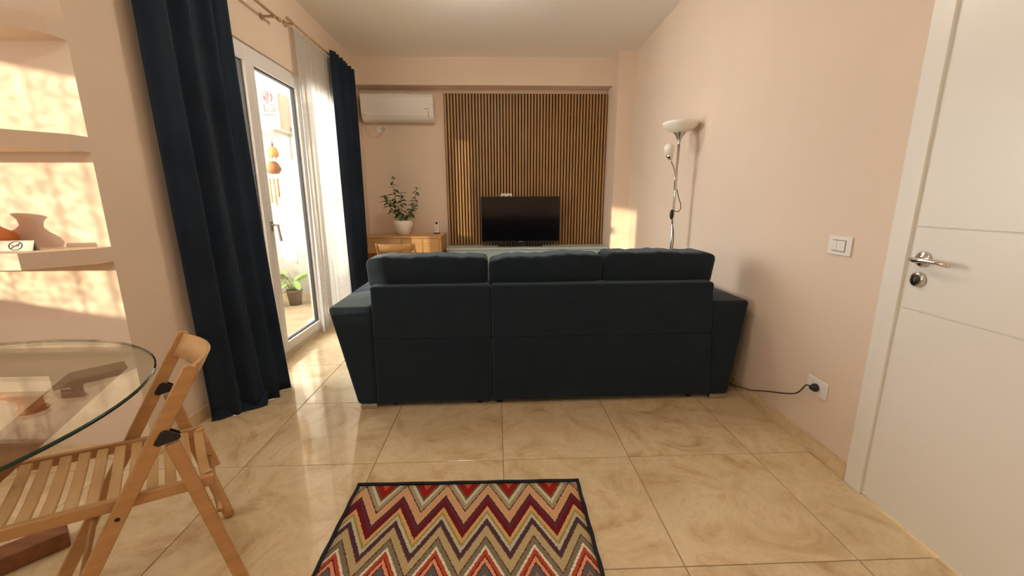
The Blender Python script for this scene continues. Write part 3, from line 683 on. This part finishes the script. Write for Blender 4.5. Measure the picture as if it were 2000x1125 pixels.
G().box(0.28, 0.325, 5.2425, 5.2449, 0.677, 0.684).build('logo', 'steel', tv)
g = G(); g.box(0.02, 0.58, 5.17, 5.33, 0.6245, 0.630); g.box(0.25, 0.36, 5.25, 5.28, 0.630, 0.69); g.build('stand', 'black_plastic', tv)

# ------------------------------------------------------------------ desk, remote
dk = thing('desk', 'light wooden desk with a drawer below the air conditioner', 'desk', (-1.13, 5.15, 0))
G().box(-1.605, -0.662, 4.885, 5.43, 0.766, 0.785).build('top', 'desk_wood', dk, bevel=0.002, seg=1)
for x in (-1.60, -0.69): G().box(x, x + 0.022, 4.89, 5.42, 0.0, 0.766).build('side_panel', 'desk_wood', dk)
G().box(-1.578, -0.69, 5.40, 5.42, 0.40, 0.766).build('back_panel', 'desk_wood', dk)
G().box(-1.578, -0.69, 4.91, 5.40, 0.590, 0.600).build('drawer_floor', 'desk_wood', dk)
for x0, x1 in ((-1.574, -1.136), (-1.132, -0.694)): G().box(x0, x1, 4.893, 4.911, 0.592, 0.763).build('drawer_front', 'desk_wood', dk, bevel=0.0015, seg=1)
rm = thing('remote_control', 'white remote control standing upright at the right end of the desk', 'remote', (-0.765, 5.28, 0.785))
G().box(-0.788, -0.742, 5.27, 5.292, 0.787, 0.945).build('body', 'white_plastic', rm, bevel=0.006, seg=2)
G().box(-0.780, -0.750, 5.2685, 5.2699, 0.905, 0.935).build('display', 'black_plastic', rm)
G().box(-0.800, -0.730, 5.255, 5.305, 0.785, 0.800).build('holder', 'black_plastic', rm, bevel=0.003, seg=1)
g = G()
for r in range(4):
    for c in range(2): g.box(-0.777 + c * 0.014, -0.767 + c * 0.014, 5.2675, 5.2699, 0.83 + r * 0.016, 0.839 + r * 0.016)
g.build('buttons', 'pipe_grey', rm)

# ------------------------------------------------------------------ air conditioner
ac = thing('air_conditioner', 'white wall air conditioner under the beam in the far left corner', 'air conditioner', (-1.17, YF, 2.12))
prof = [(5.448, 2.445), (5.275, 2.445), (5.258, 2.436), (5.252, 2.40), (5.252, 2.30), (5.258, 2.24), (5.272, 2.195), (5.30, 2.160), (5.34, 2.142), (5.448, 2.142)]
G().extrude_x(prof, -1.605, -0.745).build('body', 'white_plastic', ac, bevel=0.008, seg=2)
fp = [(5.262, 2.440), (5.249, 2.40), (5.249, 2.30), (5.254, 2.250), (5.262, 2.250), (5.262, 2.440)]
G().extrude_x(fp[:-1], -1.598, -0.752).build('front_panel', 'white_plastic', ac, bevel=0.002, seg=1)
G().extrude_x([(5.254, 2.246), (5.268, 2.198), (5.297, 2.162), (5.302, 2.168), (5.276, 2.202), (5.262, 2.247)], -1.54, -0.81).build('air_flap', 'white_plastic', ac)
G().extrude_x([(5.2535, 2.246), (5.2675, 2.198), (5.282, 2.178), (5.290, 2.185), (5.275, 2.202), (5.261, 2.247)], -0.807, -0.803).build('flap_edge', 'seal', ac)
g = G()
for k_ in range(3): g.box(-1.33 + k_ * 0.16, -1.24 + k_ * 0.16, 5.28, 5.40, 2.444, 2.450)
g.build('intake_grille', 'white_plastic', ac)
G().box(-0.845, -0.795, 5.2475, 5.2489, 2.268, 2.273).build('printed_mark', 'logo_grey', ac)
lettering('lettering', 'LG', 0.026, 'logo_grey', ac, (-1.565, 5.2648, 2.205), (PI / 2 - 0.35, 0, 0), 0.0006)
G().tube([(-1.60, 5.44, 2.15), (-1.618, 5.442, 2.10), (-1.60, 5.442, 2.03), (-1.56, 5.442, 1.985), (-1.50, 5.442, 1.972), (-1.45, 5.44, 1.99), (-1.415, 5.43, 2.03), (-1.40, 5.42, 2.06)], 0.0045, 8).build('power_cord', 'white_cord', ac, smooth=True)
G().lathe([(0, 0), (0.02, 0), (0.02, 0.016), (0.012, 0.032), (0, 0.034)], (-1.397, 5.435, 2.07), 18, (0, -1, 0)).build('plug', 'card', ac, smooth=True)

def socket(name, label, loc, rotz, w, h, modules, cat='socket', mats='white_plastic'):
    # plate in local xz facing -y
    t = thing(name, label, cat, loc, rotz, local=True)
    pl = G().box(-w / 2, w / 2, -0.009, 0.0, -h / 2, h / 2).build('plate', mats, t, bevel=0.004, seg=2)
    return t
sk = socket('wall_socket', 'white wall socket under the air conditioner', (-1.422, YF, 2.068), 0, 0.118, 0.076, 1)
G().lathe([(0, 0), (0.021, 0), (0.021, 0.002), (0, 0.002)], (0.025, -0.009, 0.002), 20, (0, -1, 0)).build('socket_insert', 'card', sk)
# light switch and socket on the right wall (local -y faces the room after the turn)
RT = -PI / 2 + RW
ys = 1.745
sw = socket('light_switch', 'white light switch plate left of the door', (xr(ys), ys, 1.0), RT, 0.128, 0.083, 3, 'light switch')
for a, b in ((-0.034, -0.012), (-0.010, 0.034)):
    o = G().box(a, b, -0.0125, -0.009, -0.0225, 0.0225).build('rocker', 'white_plastic', sw, bevel=0.0015, seg=1); o.rotation_euler = (0.02, 0, 0)
g = G(); g.box(-0.0365, -0.0345, -0.0096, -0.009, -0.025, 0.025); g.box(0.0345, 0.0365, -0.0096, -0.009, -0.025, 0.025); g.box(-0.0365, 0.0365, -0.0096, -0.009, 0.0232, 0.0252); g.box(-0.0365, 0.0365, -0.0096, -0.009, -0.0252, -0.0232)
g.build('rocker_gap', 'dark_hole', sw)
ys2 = 1.742
s3 = socket('wall_socket', 'white wall socket with a black plug low on the right wall', (xr(ys2), ys2, 0.328), RT, 0.125, 0.082, 2)
G().box(-0.036, 0.036, -0.0115, -0.009, -0.023, 0.023).build('socket_insert', 'white_plastic', s3, bevel=0.001, seg=1)
cd = thing('power_cord', 'black power cord running from the low socket to behind the sofa', 'cord', (xr(1.9) - 0.02, 1.9, 0.0))
c0 = Vector((xr(1.738) - 0.012, 1.738, 0.328))
G().lathe([(0, 0), (0.019, 0), (0.0195, 0.012), (0.015, 0.02), (0.008, 0.03), (0, 0.031)], c0, 18, (-1, 0, 0)).build('plug', 'black_plastic', cd, smooth=True)
pts = [c0 + Vector((-0.018, 0.012, 0)), c0 + Vector((-0.024, 0.035, -0.004))] + [Vector((xr(y) - 0.022, y, z)) for y, z in ((1.838, 0.252), (1.925, 0.205), (2.06, 0.15), (2.17, 0.10), (2.27, 0.065), (2.45, 0.02), (2.7, 0.008))]
fine = []
for i in range(len(pts) - 1):
    p0, p1, p2, p3 = pts[max(i - 1, 0)], pts[i], pts[i + 1], pts[min(i + 2, len(pts) - 1)]
    for t in (0, .25, .5, .75): fine.append(0.5 * ((2 * p1) + (p2 - p0) * t + (2 * p0 - 5 * p1 + 4 * p2 - p3) * t * t + (3 * p1 - p0 - 3 * p2 + p3) * t ** 3))
G().tube(fine + [pts[-1]], 0.0034, 7).build('cable', 'cord', cd, smooth=True)

# ------------------------------------------------------------------ sofa
so = thing('sofa', 'dark blue-grey fabric corner sofa seen from behind', 'sofa', (0.29, 2.7, 0.0), 0.0175, local=True)
# local frame: origin (0.29, 2.7); world x,y -> local
def L(x, y): return x - 0.29, y - 2.7
def sbox(name, x0, x1, y0, y1, z0, z1, bev=0.02, top=0.0, seg=3, par=None, flare=(0, 0)):
    X0, Y0 = L(x0, y0); X1, Y1 = L(x1, y1)
    p = [(X0, Y0, z0), (X1, Y0, z0), (X1, Y1, z0), (X0, Y1, z0), (X0 + flare[0], Y0, z1), (X1 + flare[1], Y0, z1), (X1 + flare[1], Y1, z1), (X0 + flare[0], Y1, z1)]
    return G().hexa(p).build(name, 'sofa_fabric', par or so, bevel=bev, seg=seg)
YS = 2.252
# back made of four upholstered panels with sunk seams
sbox('back_core', -0.705, 1.255, YS + 0.012, YS + 0.16, 0.045, 0.722, 0.01)
for (x0, x1, z0, z1, f) in ((-0.722, -0.052, 0.030, 0.424, (0.005, 0)), (-0.717, -0.052, 0.430, 0.734, (0.0, 0)), (-0.040, 1.285, 0.030, 0.424, (0, -0.022)), (-0.040, 1.262, 0.430, 0.734, (0, -0.016))):
    sbox('back_panel', x0, x1, YS, YS + 0.17, z0, z1, 0.012, flare=f)
for sgn, x0, x1, f in ((-1, -0.835, -0.722, (-0.122, 0.006)), (1, 1.285, 1.405, (-0.034, 0.068))):
    a = sbox('armrest', x0, x1, YS - 0.004, YS + 0.93, 0.030, 0.622, 0.022, flare=f)
    t0, t1 = x0 + f[0], x1 + f[1]
    X0, Y0 = L(t0, YS - 0.004); X1, Y1 = L(t1, YS + 0.93)
    G().tube([(X0 + 0.02, Y0 + 0.004, 0.602), (X1 - 0.01, Y0 + 0.004, 0.602)], 0.0035, 6).build('seam', 'sofa_fabric', a, smooth=True)
sbox('seat_base', -0.04, 1.255, YS + 0.17, YS + 0.90, 0.05, 0.30, 0.02)
sbox('chaise_base', -0.715, -0.052, YS + 0.17, YS + 1.45, 0.05, 0.30, 0.02)
sbox('seat_cushion', -0.04, 1.250, YS + 0.18, YS + 0.95, 0.30, 0.44, 0.04, seg=4)
sbox('chaise_cushion', -0.712, -0.052, YS + 0.18, YS + 1.47, 0.30, 0.44, 0.04, seg=4)
for (x0, x1, zt, sd, tl) in ((-0.752, -0.060, 0.893, 1, 0.0), (-0.058, 0.612, 0.893, 2, 0.012), (0.616, 1.285, 0.905, 3, -0.004)):
    cx, cy = L((x0 + x1) / 2, YS + 0.185); r2 = random.Random(sd); ph = [r2.uniform(0, 6) for _ in range(4)]
    def wob(q, ph=ph, tl=tl, sd=sd):
        k = 0.003 * math.sin(7 * q.x + ph[0]) * (0.4 + max(0, q.z)) + 0.003 * math.sin(23 * q.x + 6 * q.z + ph[1]) * max(0, q.z + 0.2)
        return Vector((0, 0.6 * k - 0.02 * q.z, k * 0.8 + tl * q.x - (0.012 * abs(q.x) ** 6 if q.z > 0 else 0)))
    zb = 0.700; cz = (zt + zb) / 2
    cu = G().pillow((cx, cy, cz), ((x1 - x0) / 2, 0.115, (zt - zb) / 2), e=0.10, n=18, wob=wob, bulge=0.10).build('back_cushion', 'sofa_fabric', so, smooth=True)
    hw = (x1 - x0) / 2; pts = []
    for i in range(25):
        q = -0.95 + 1.9 * i / 24; pts.append((cx + hw * q, cy - 0.103 - 0.006 * (1 - q * q) + 0.012 * abs(q) ** 8, zt - 0.045 + tl * q + 0.0015 * math.sin(9 * q)))
    G().tube(pts, 0.0022, 5).build('seam', 'sofa_fabric', cu, smooth=True)
for x0, x1 in ((-0.822, -0.728), (1.292, 1.398)):
    for y in (YS + 0.004, YS + 0.84):
        X0, Y0 = L(x0, y); X1, Y1 = L(x1, y + 0.06)
        o = G().box(X0, X1, Y0, Y1, 0.0, 0.030).build('foot', 'steel', so, bevel=0.003, seg=1); o['label'] = 'brushed metal foot'
for x in (-0.63, -0.12, -0.005, 1.18):
    X0, Y0 = L(x, YS + 0.06); G().lathe([(0, 0), (0.018, 0), (0.022, 0.03), (0.022, 0.046), (0, 0.046)], (X0, Y0, 0), 14).build('glide', 'black_plastic', so, smooth=True)

# ------------------------------------------------------------------ floor lamp
LX, LY = 1.418, 3.28
lp = thing('floor_lamp', 'chrome uplighter floor lamp with a side reading arm beside the right wall', 'floor lamp', (LX, LY, 0))
dx = 0.0
G().lathe([(0, 0), (0.125, 0), (0.125, 0.012), (0.11, 0.02), (0.02, 0.028), (0.012, 0.05), (0, 0.05)], (LX, LY, 0), 32).build('base', 'steel', lp, smooth=True)
G().tube([(LX, LY, 0.04), (LX, LY, 1.66)], 0.0095, 12).build('pole', 'chrome', lp, smooth=True)
G().lathe([(0.010, 1.62), (0.012, 1.645), (0.024, 1.675), (0.044, 1.704), (0.046, 1.707), (0.0, 1.707)], (LX, LY, 0), 28).build('metal_cone', 'steel', lp, smooth=True)
G().lathe([(0.0, 1.706), (0.05, 1.706), (0.092, 1.722), (0.118, 1.745), (0.129, 1.768), (0.131, 1.781), (0.126, 1.781), (0.114, 1.752), (0.088, 1.729), (0.05, 1.714), (0.0, 1.714)], (LX, LY, 0), 40).build('bowl_shade', 'frosted', lp, smooth=True)
arm = [(LX - 0.012, LY - 0.008, 1.28), (LX - 0.014, LY - 0.01, 1.36), (LX - 0.02, LY - 0.012, 1.42), (LX - 0.036, LY - 0.016, 1.455), (LX - 0.056, LY - 0.02, 1.49), (LX - 0.068, LY - 0.02, 1.512)]
ga = G().tube(arm, 0.006, 8).build('reading_arm', 'chrome', lp, smooth=True)
ax = Vector((-0.25, -0.1, 0.9)).normalized()
G().lathe([(0, 0), (0.012, 0), (0.024, 0.02), (0.026, 0.04), (0.022, 0.044), (0, 0.044)], (LX - 0.066, LY - 0.02, 1.503), 20, ax).build('lamp_holder', 'chrome', ga, smooth=True)
G().lathe([(0, 0.025), (0.024, 0.03), (0.036, 0.055), (0.040, 0.08), (0.032, 0.105), (0.016, 0.117), (0, 0.12)], (LX - 0.064, LY - 0.02, 1.508), 24, ax).build('globe_shade', 'frosted', ga, smooth=True)
cp_ = [(LX + 0.010, LY - 0.008, 1.28), (LX + 0.024, LY - 0.012, 1.22), (LX + 0.045, LY - 0.014, 1.17), (LX + 0.050, LY - 0.014, 1.13), (LX + 0.03, LY - 0.014, 1.105), (LX - 0.005, LY - 0.014, 1.115), (LX - 0.014, LY - 0.012, 1.11),
       (LX - 0.010, LY - 0.012, 1.02), (LX + 0.006, LY - 0.014, 0.95), (LX + 0.012, LY - 0.012, 0.88), (LX + 0.004, LY - 0.014, 0.7), (LX + 0.01, LY - 0.014, 0.4), (LX + 0.012, LY - 0.014, 0.06)]
G().tube(cp_, 0.0032, 7).build('cord', 'cord', lp, smooth=True)
G().lathe([(0, 0), (0.008, 0.004), (0.015, 0.025), (0.016, 0.05), (0.010, 0.075), (0, 0.08)], (LX - 0.020, LY - 0.014, 1.045), 14).build('switch', 'black_plastic', lp, smooth=True)
m_, nt_, b_ = new_mat('lit_shade'); setin(b_, Base_Color=(0.86, 0.82, 0.74, 1), Roughness=0.4, Emission_Color=(1.0, 0.93, 0.80, 1), Emission_Strength=20.0)
def ceiling_lamp(label, x, y):
    cl = thing('ceiling_lamp', label, 'ceiling lamp', (x, y, H), group='lit ceiling lamps')
    G().lathe([(0, 0), (0.06, 0.004), (0.12, 0.022), (0.155, 0.052), (0.165, 0.085), (0.15, 0.12), (0.11, 0.145), (0.06, 0.155), (0, 0.155)], (x, y, H - 0.19), 40).build('glass_shade', 'lit_shade', cl, smooth=True)
    G().lathe([(0, 0), (0.05, 0), (0.055, 0.02), (0.075, 0.035), (0, 0.035)], (x, y, H - 0.035), 40).build('mount', 'white_plastic', cl)
ceiling_lamp('round lit ceiling lamp above the sofa', -0.15, 3.20)
ceiling_lamp('round ceiling lamp added out of view to brighten the room', -0.45, -0.10)  # unseen fill lamp, added behind the camera to lift the room light

# ------------------------------------------------------------------ rug
rg = thing('rug', 'chevron patterned woven rug with navy binding in front of the sofa', 'rug', (-0.136, 1.560, 0.0), -0.012, local=True)
RX0, RX1, RY0 = -0.477, 0.480, -0.66
G().grid(lambda s, t: Vector((RX0 + 0.012 + (RX1 - RX0 - 0.024) * s, RY0 + 0.012 + (-RY0 - 0.024) * t, 0.0065 + 0.0006 * math.sin(14 * s))), 30, 20).build('weave', 'chevron_weave', rg, smooth=True, solid=0.005)
g = G(); w = 0.014
def strip(p, q, n=24):
    p = Vector(p); q = Vector(q); d = (q - p).normalized(); sd = Vector((-d.y, d.x, 0))
    for i in range(n):
        a, b = p.lerp(q, i / n), p.lerp(q, (i + 1) / n)
        wa = 0.0012 * math.sin(i * 1.3) if 0 < i else 0; wb = 0.0012 * math.sin((i + 1) * 1.3) if i + 1 < n else 0
        a2, b2 = a + sd * wa, b + sd * wb
        g.hexa([a2 - sd * w / 2, b2 - sd * w / 2, b2 + sd * w / 2, a2 + sd * w / 2] + [v + Vector((0, 0, 0.0092)) for v in (a2 - sd * w / 2, b2 - sd * w / 2, b2 + sd * w / 2, a2 + sd * w / 2)])
strip((RX0, 0, 0.0005), (RX1, 0, 0.0005)); strip((RX0, RY0, 0.0005), (RX1, RY0, 0.0005)); strip((RX0 + w / 2, RY0, 0.0005), (RX0 + w / 2, 0, 0.0005)); strip((RX1 - w / 2, RY0, 0.0005), (RX1 - w / 2, 0, 0.0005))
g.build('binding', 'binding', rg)

# ------------------------------------------------------------------ folding chair
def folding_chair(label, loc, rotz):
    # local frame: +x forward (towards the seat front), origin on the floor between the rear feet
    c = thing('folding_chair', label, 'chair', loc, rotz, local=True, group='wooden folding chairs')
    W = 0.388; pt = 0.020
    top, foot = Vector((0.040, 0, 0.764)), Vector((0.462, 0, 0.0)); hin = Vector((0.118, 0, 0.585)); rear = Vector((0.006, 0, 0.0))
    d = (foot - top).normalized(); n = Vector((d.z, 0, -d.x))
    for s in (-1, 1):
        y = s * W / 2
        g = G(); hw = 0.0185; pr = []
        pr += [top - n * hw * 1.0 + d * 0.012, top - n * hw * 0.55, top + n * hw * 0.5 , top + n * hw + d * 0.012]
        pr += [foot + n * hw - d * 0.010, foot - n * hw + d * 0.006]
        lo = [g.bm.verts.new(p + Vector((0, y - pt / 2, 0))) for p in pr]; hi = [g.bm.verts.new(p + Vector((0, y + pt / 2, 0))) for p in pr]
        g.bm.faces.new(lo); g.bm.faces.new(hi[::-1])
        for i in range(len(pr)): g.bm.faces.new((lo[i], hi[i], hi[(i + 1) % len(pr)], lo[(i + 1) % len(pr)]))
        lg_ = g.build('front_post', 'chair_wood', c, bevel=0.004, seg=2)
        # rear leg
        yr = s * (W / 2 - 0.0)
        g = G(); a = hin + Vector((-0.006, yr, -0.03)); b = rear + Vector((0, yr, 0.004))
        g.bar(a, b, 0.034, 0.0195, (0, 1, 0)); g.build('rear_leg', 'chair_wood', c, bevel=0.004, seg=2)
        # black hinge plates on both faces
        for f in (-1, 1):
            yy = y + f * (pt / 2 + 0.0016)
            tri = [(0.157, 0.562), (0.152, 0.573), (0.132, 0.603), (0.122, 0.607), (0.112, 0.603), (0.080, 0.575), (0.078, 0.566), (0.088, 0.558), (0.146, 0.552)]
            tri = [(0.122 + (a_ - 0.120) * 0.74, 0.580 + (b_ - 0.578) * 0.74) for a_, b_ in tri]
            g = G(); lo = [g.bm.verts.new((q[0], yy - 0.0016, q[1])) for q in tri]; hi = [g.bm.verts.new((q[0], yy + 0.0016, q[1])) for q in tri]
            g.bm.faces.new(lo); g.bm.faces.new(hi[::-1])
            for i in range(len(tri)): g.bm.faces.new((lo[i], hi[i], hi[(i + 1) % len(tri)], lo[(i + 1) % len(tri)]))
            hg = g.build('hinge_plate', 'black_plastic', c); hg['label'] = 'black metal hinge plate'
            g = G()
            for q in ((0.141, 0.570), (0.124, 0.593), (0.099, 0.573)): g.lathe([(0, 0), (0.0036, 0), (0.003, 0.002), (0, 0.0025)], (q[0], yy + f * 0.0016, q[1]), 10, (0, f, 0))
            g.build('rivet', 'black_plastic', hg, smooth=True)
        # pivot bolt
        G().lathe([(0, 0), (0.006, 0), (0.0055, 0.001), (0, 0.001)], (0.246, y + s * pt / 2, 0.392), 14, (0, s, 0)).build('pivot_bolt', 'dark_hole', c)
    # seat: two rails with slats between, sloping up to the front
    sr, sf = Vector((0.036, 0, 0.394)), Vector((0.470, 0, 0.446)); sd = (sf - sr).normalized(); up = Vector((-sd.z, 0, sd.x))
    wi = W / 2 - pt / 2 - 0.012
    for s in (-1, 1):
        g = G(); g.bar(sr + Vector((0, s * wi, 0)), sf + Vector((0, s * wi, 0)), 0.0195, 0.034, (0, 0, 1)); g.build('seat_rail', 'chair_wood', c, bevel=0.005, seg=2)
    for k_ in range(11):
        t = 0.045 + 0.91 * k_ / 10; p = sr.lerp(sf, t) + up * 0.0055
        g = G()
        def sl_(s, q, p=p):
            y = (s * 2 - 1) * (wi - 0.0095); sag = -0.010 * (1 - (2 * s - 1) ** 2)
            return p + Vector((0, y, 0)) + up * sag + sd * ((q - 0.5) * 0.026)
        n_ = 6
        lo = [[g.bm.verts.new(sl_(i / n_, q) - up * 0.005) for q in (0, 1)] for i in range(n_ + 1)]
        hi = [[g.bm.verts.new(sl_(i / n_, q) + up * 0.005) for q in (0, 1)] for i in range(n_ + 1)]
        for i in range(n_):
            g.bm.faces.new((lo[i][0], lo[i][1], lo[i + 1][1], lo[i + 1][0])); g.bm.faces.new((hi[i][0], hi[i + 1][0], hi[i + 1][1], hi[i][1]))
            g.bm.faces.new((lo[i][0], lo[i + 1][0], hi[i + 1][0], hi[i][0])); g.bm.faces.new((lo[i][1], hi[i][1], hi[i + 1][1], lo[i + 1][1]))
        for i in (0, n_): g.bm.faces.new((lo[i][0], hi[i][0], hi[i][1], lo[i][1]))
        g.build('seat_slat', 'chair_slat', c, bevel=0.002, seg=1)
    # curved backrest slat between the posts
    g = G(); n_ = 14; A = []
    for i in range(n_ + 1):
        s = i / n_; y = (2 * s - 1) * (W / 2 - pt / 2); bow = 0.052 * (1 - (2 * s - 1) ** 2)
        row = []
        for (t, th) in ((0.006, -0.005), (0.006, 0.005), (0.088, 0.005), (0.088, -0.005)):
            p = top + d * t + n * (th) + n * 0.002
            row.append(g.bm.verts.new(p + Vector((-bow, y, -0.0))))
        A.append(row)
    for a, b in zip(A, A[1:]):
        for q in range(4): g.bm.faces.new((a[q], a[(q + 1) % 4], b[(q + 1) % 4], b[q]))
    g.bm.faces.new(A[0]); g.bm.faces.new(A[-1][::-1])
    g.build('backrest', 'chair_slat', c, bevel=0.002, seg=1, smooth=True)
    # round stretchers
    for (x, z) in ((0.016, 0.30), (0.352, 0.19)):
        G().tube([(x + 0.02 if z > .25 else x, -W / 2, z), (x + 0.02 if z > .25 else x, W / 2, z)], 0.0085, 10).build('stretcher', 'chair_wood', c, smooth=True)
    # loose retaining bars along the rear legs
    for s in (-1, 1):
        y = s * (wi - 0.022)
        G().bar((0.050, y, 0.415), (0.018, y, 0.255), 0.022, 0.012, (0, 1, 0)).build('lock_bar', 'chair_slat', c, bevel=0.002, seg=1)
    return c
chair = folding_chair('slatted wooden folding chair with black hinges at the glass table', (-0.931, 1.263, 0), 3.810)
c2 = copy_tree(chair); c2['label'] = 'wooden folding chair behind the sofa facing the desk'
c2.location = (-1.065, 4.27, 0); c2.rotation_euler = (0, 0, PI / 2 + 0.03)

# ------------------------------------------------------------------ glass table
TC = Vector((-1.500, 0.801, 0)); TR = 0.613; TZ = 0.735
tb = thing('glass_table', 'round glass dining table on crossed dark wooden beams', 'table', tuple(TC))
g = G(); seg = 96
prof = [(TR - 0.004, 0), (TR, 0.003), (TR, 0.007), (TR - 0.004, 0.010)]
rings = [[g.bm.verts.new(TC + Vector((r * math.cos(2 * PI * k_ / seg), r * math.sin(2 * PI * k_ / seg), TZ - 0.010 + z))) for k_ in range(seg)] for r, z in prof]
for a, b in zip(rings, rings[1:]):
    for k_ in range(seg): g.bm.faces.new((a[k_], a[(k_ + 1) % seg], b[(k_ + 1) % seg], b[k_]))
bot = g.bm.faces.new(rings[0][::-1]); tp = g.bm.faces.new(rings[-1])
tt = g.build('tabletop', 'table_edge', tb); tt.data.materials.append(M['table_glass']); tt['label'] = 'round clear glass top with dark green edge'
for p in tt.data.polygons:
    if len(p.vertices) > 8: p.material_index = 1
az = math.radians(47); D = Vector((math.cos(az), math.sin(az), 0)); Q = Vector((-D.y, D.x, 0))
def beam(name, a0, z0, a1, z1, off, wd, hh):
    p = TC + D * a0 + Q * off + Vector((0, 0, z0)); q = TC + D * a1 + Q * off + Vector((0, 0, z1))
    return G().bar(p, q, wd, hh).build(name, 'dark_wood', tb, bevel=0.004, seg=2)
def leaning(D, Q, sgn, off=0.0):
    # plank cut flat at the floor and under the glass
    a0, a1, z1, hw = -0.40 * sgn, 0.49 * sgn, TZ - 0.012, 0.06
    g = G(); P_ = [(a0 - hw, 0.0), (a0 + hw, 0.0), (a1 + hw, z1), (a1 - hw, z1)]
    lo = [g.bm.verts.new(TC + D * a + Q * (off - 0.04) + Vector((0, 0, z))) for a, z in P_]; hi = [g.bm.verts.new(TC + D * a + Q * (off + 0.04) + Vector((0, 0, z))) for a, z in P_]
    g.bm.faces.new(lo); g.bm.faces.new(hi[::-1])
    for i in range(4): g.bm.faces.new((lo[i], hi[i], hi[(i + 1) % 4], lo[(i + 1) % 4]))
    return g.build('crossed_leg', 'dark_wood', tb, bevel=0.003, seg=1)
leaning(D, Q, 1); leaning(Q, D, 1)
beam('floor_beam', -0.47, 0.031, 0.335, 0.031, 0.40, 0.085, 0.060)
p = TC + D * -0.40 + Q * 0.065 + Vector((0, 0, 0.031)); q = TC + D * -0.40 + Q * 0.357 + Vector((0, 0, 0.031))
G().bar(p, q, 0.08, 0.060).build('cross_beam', 'dark_wood', tb, bevel=0.003, seg=1)
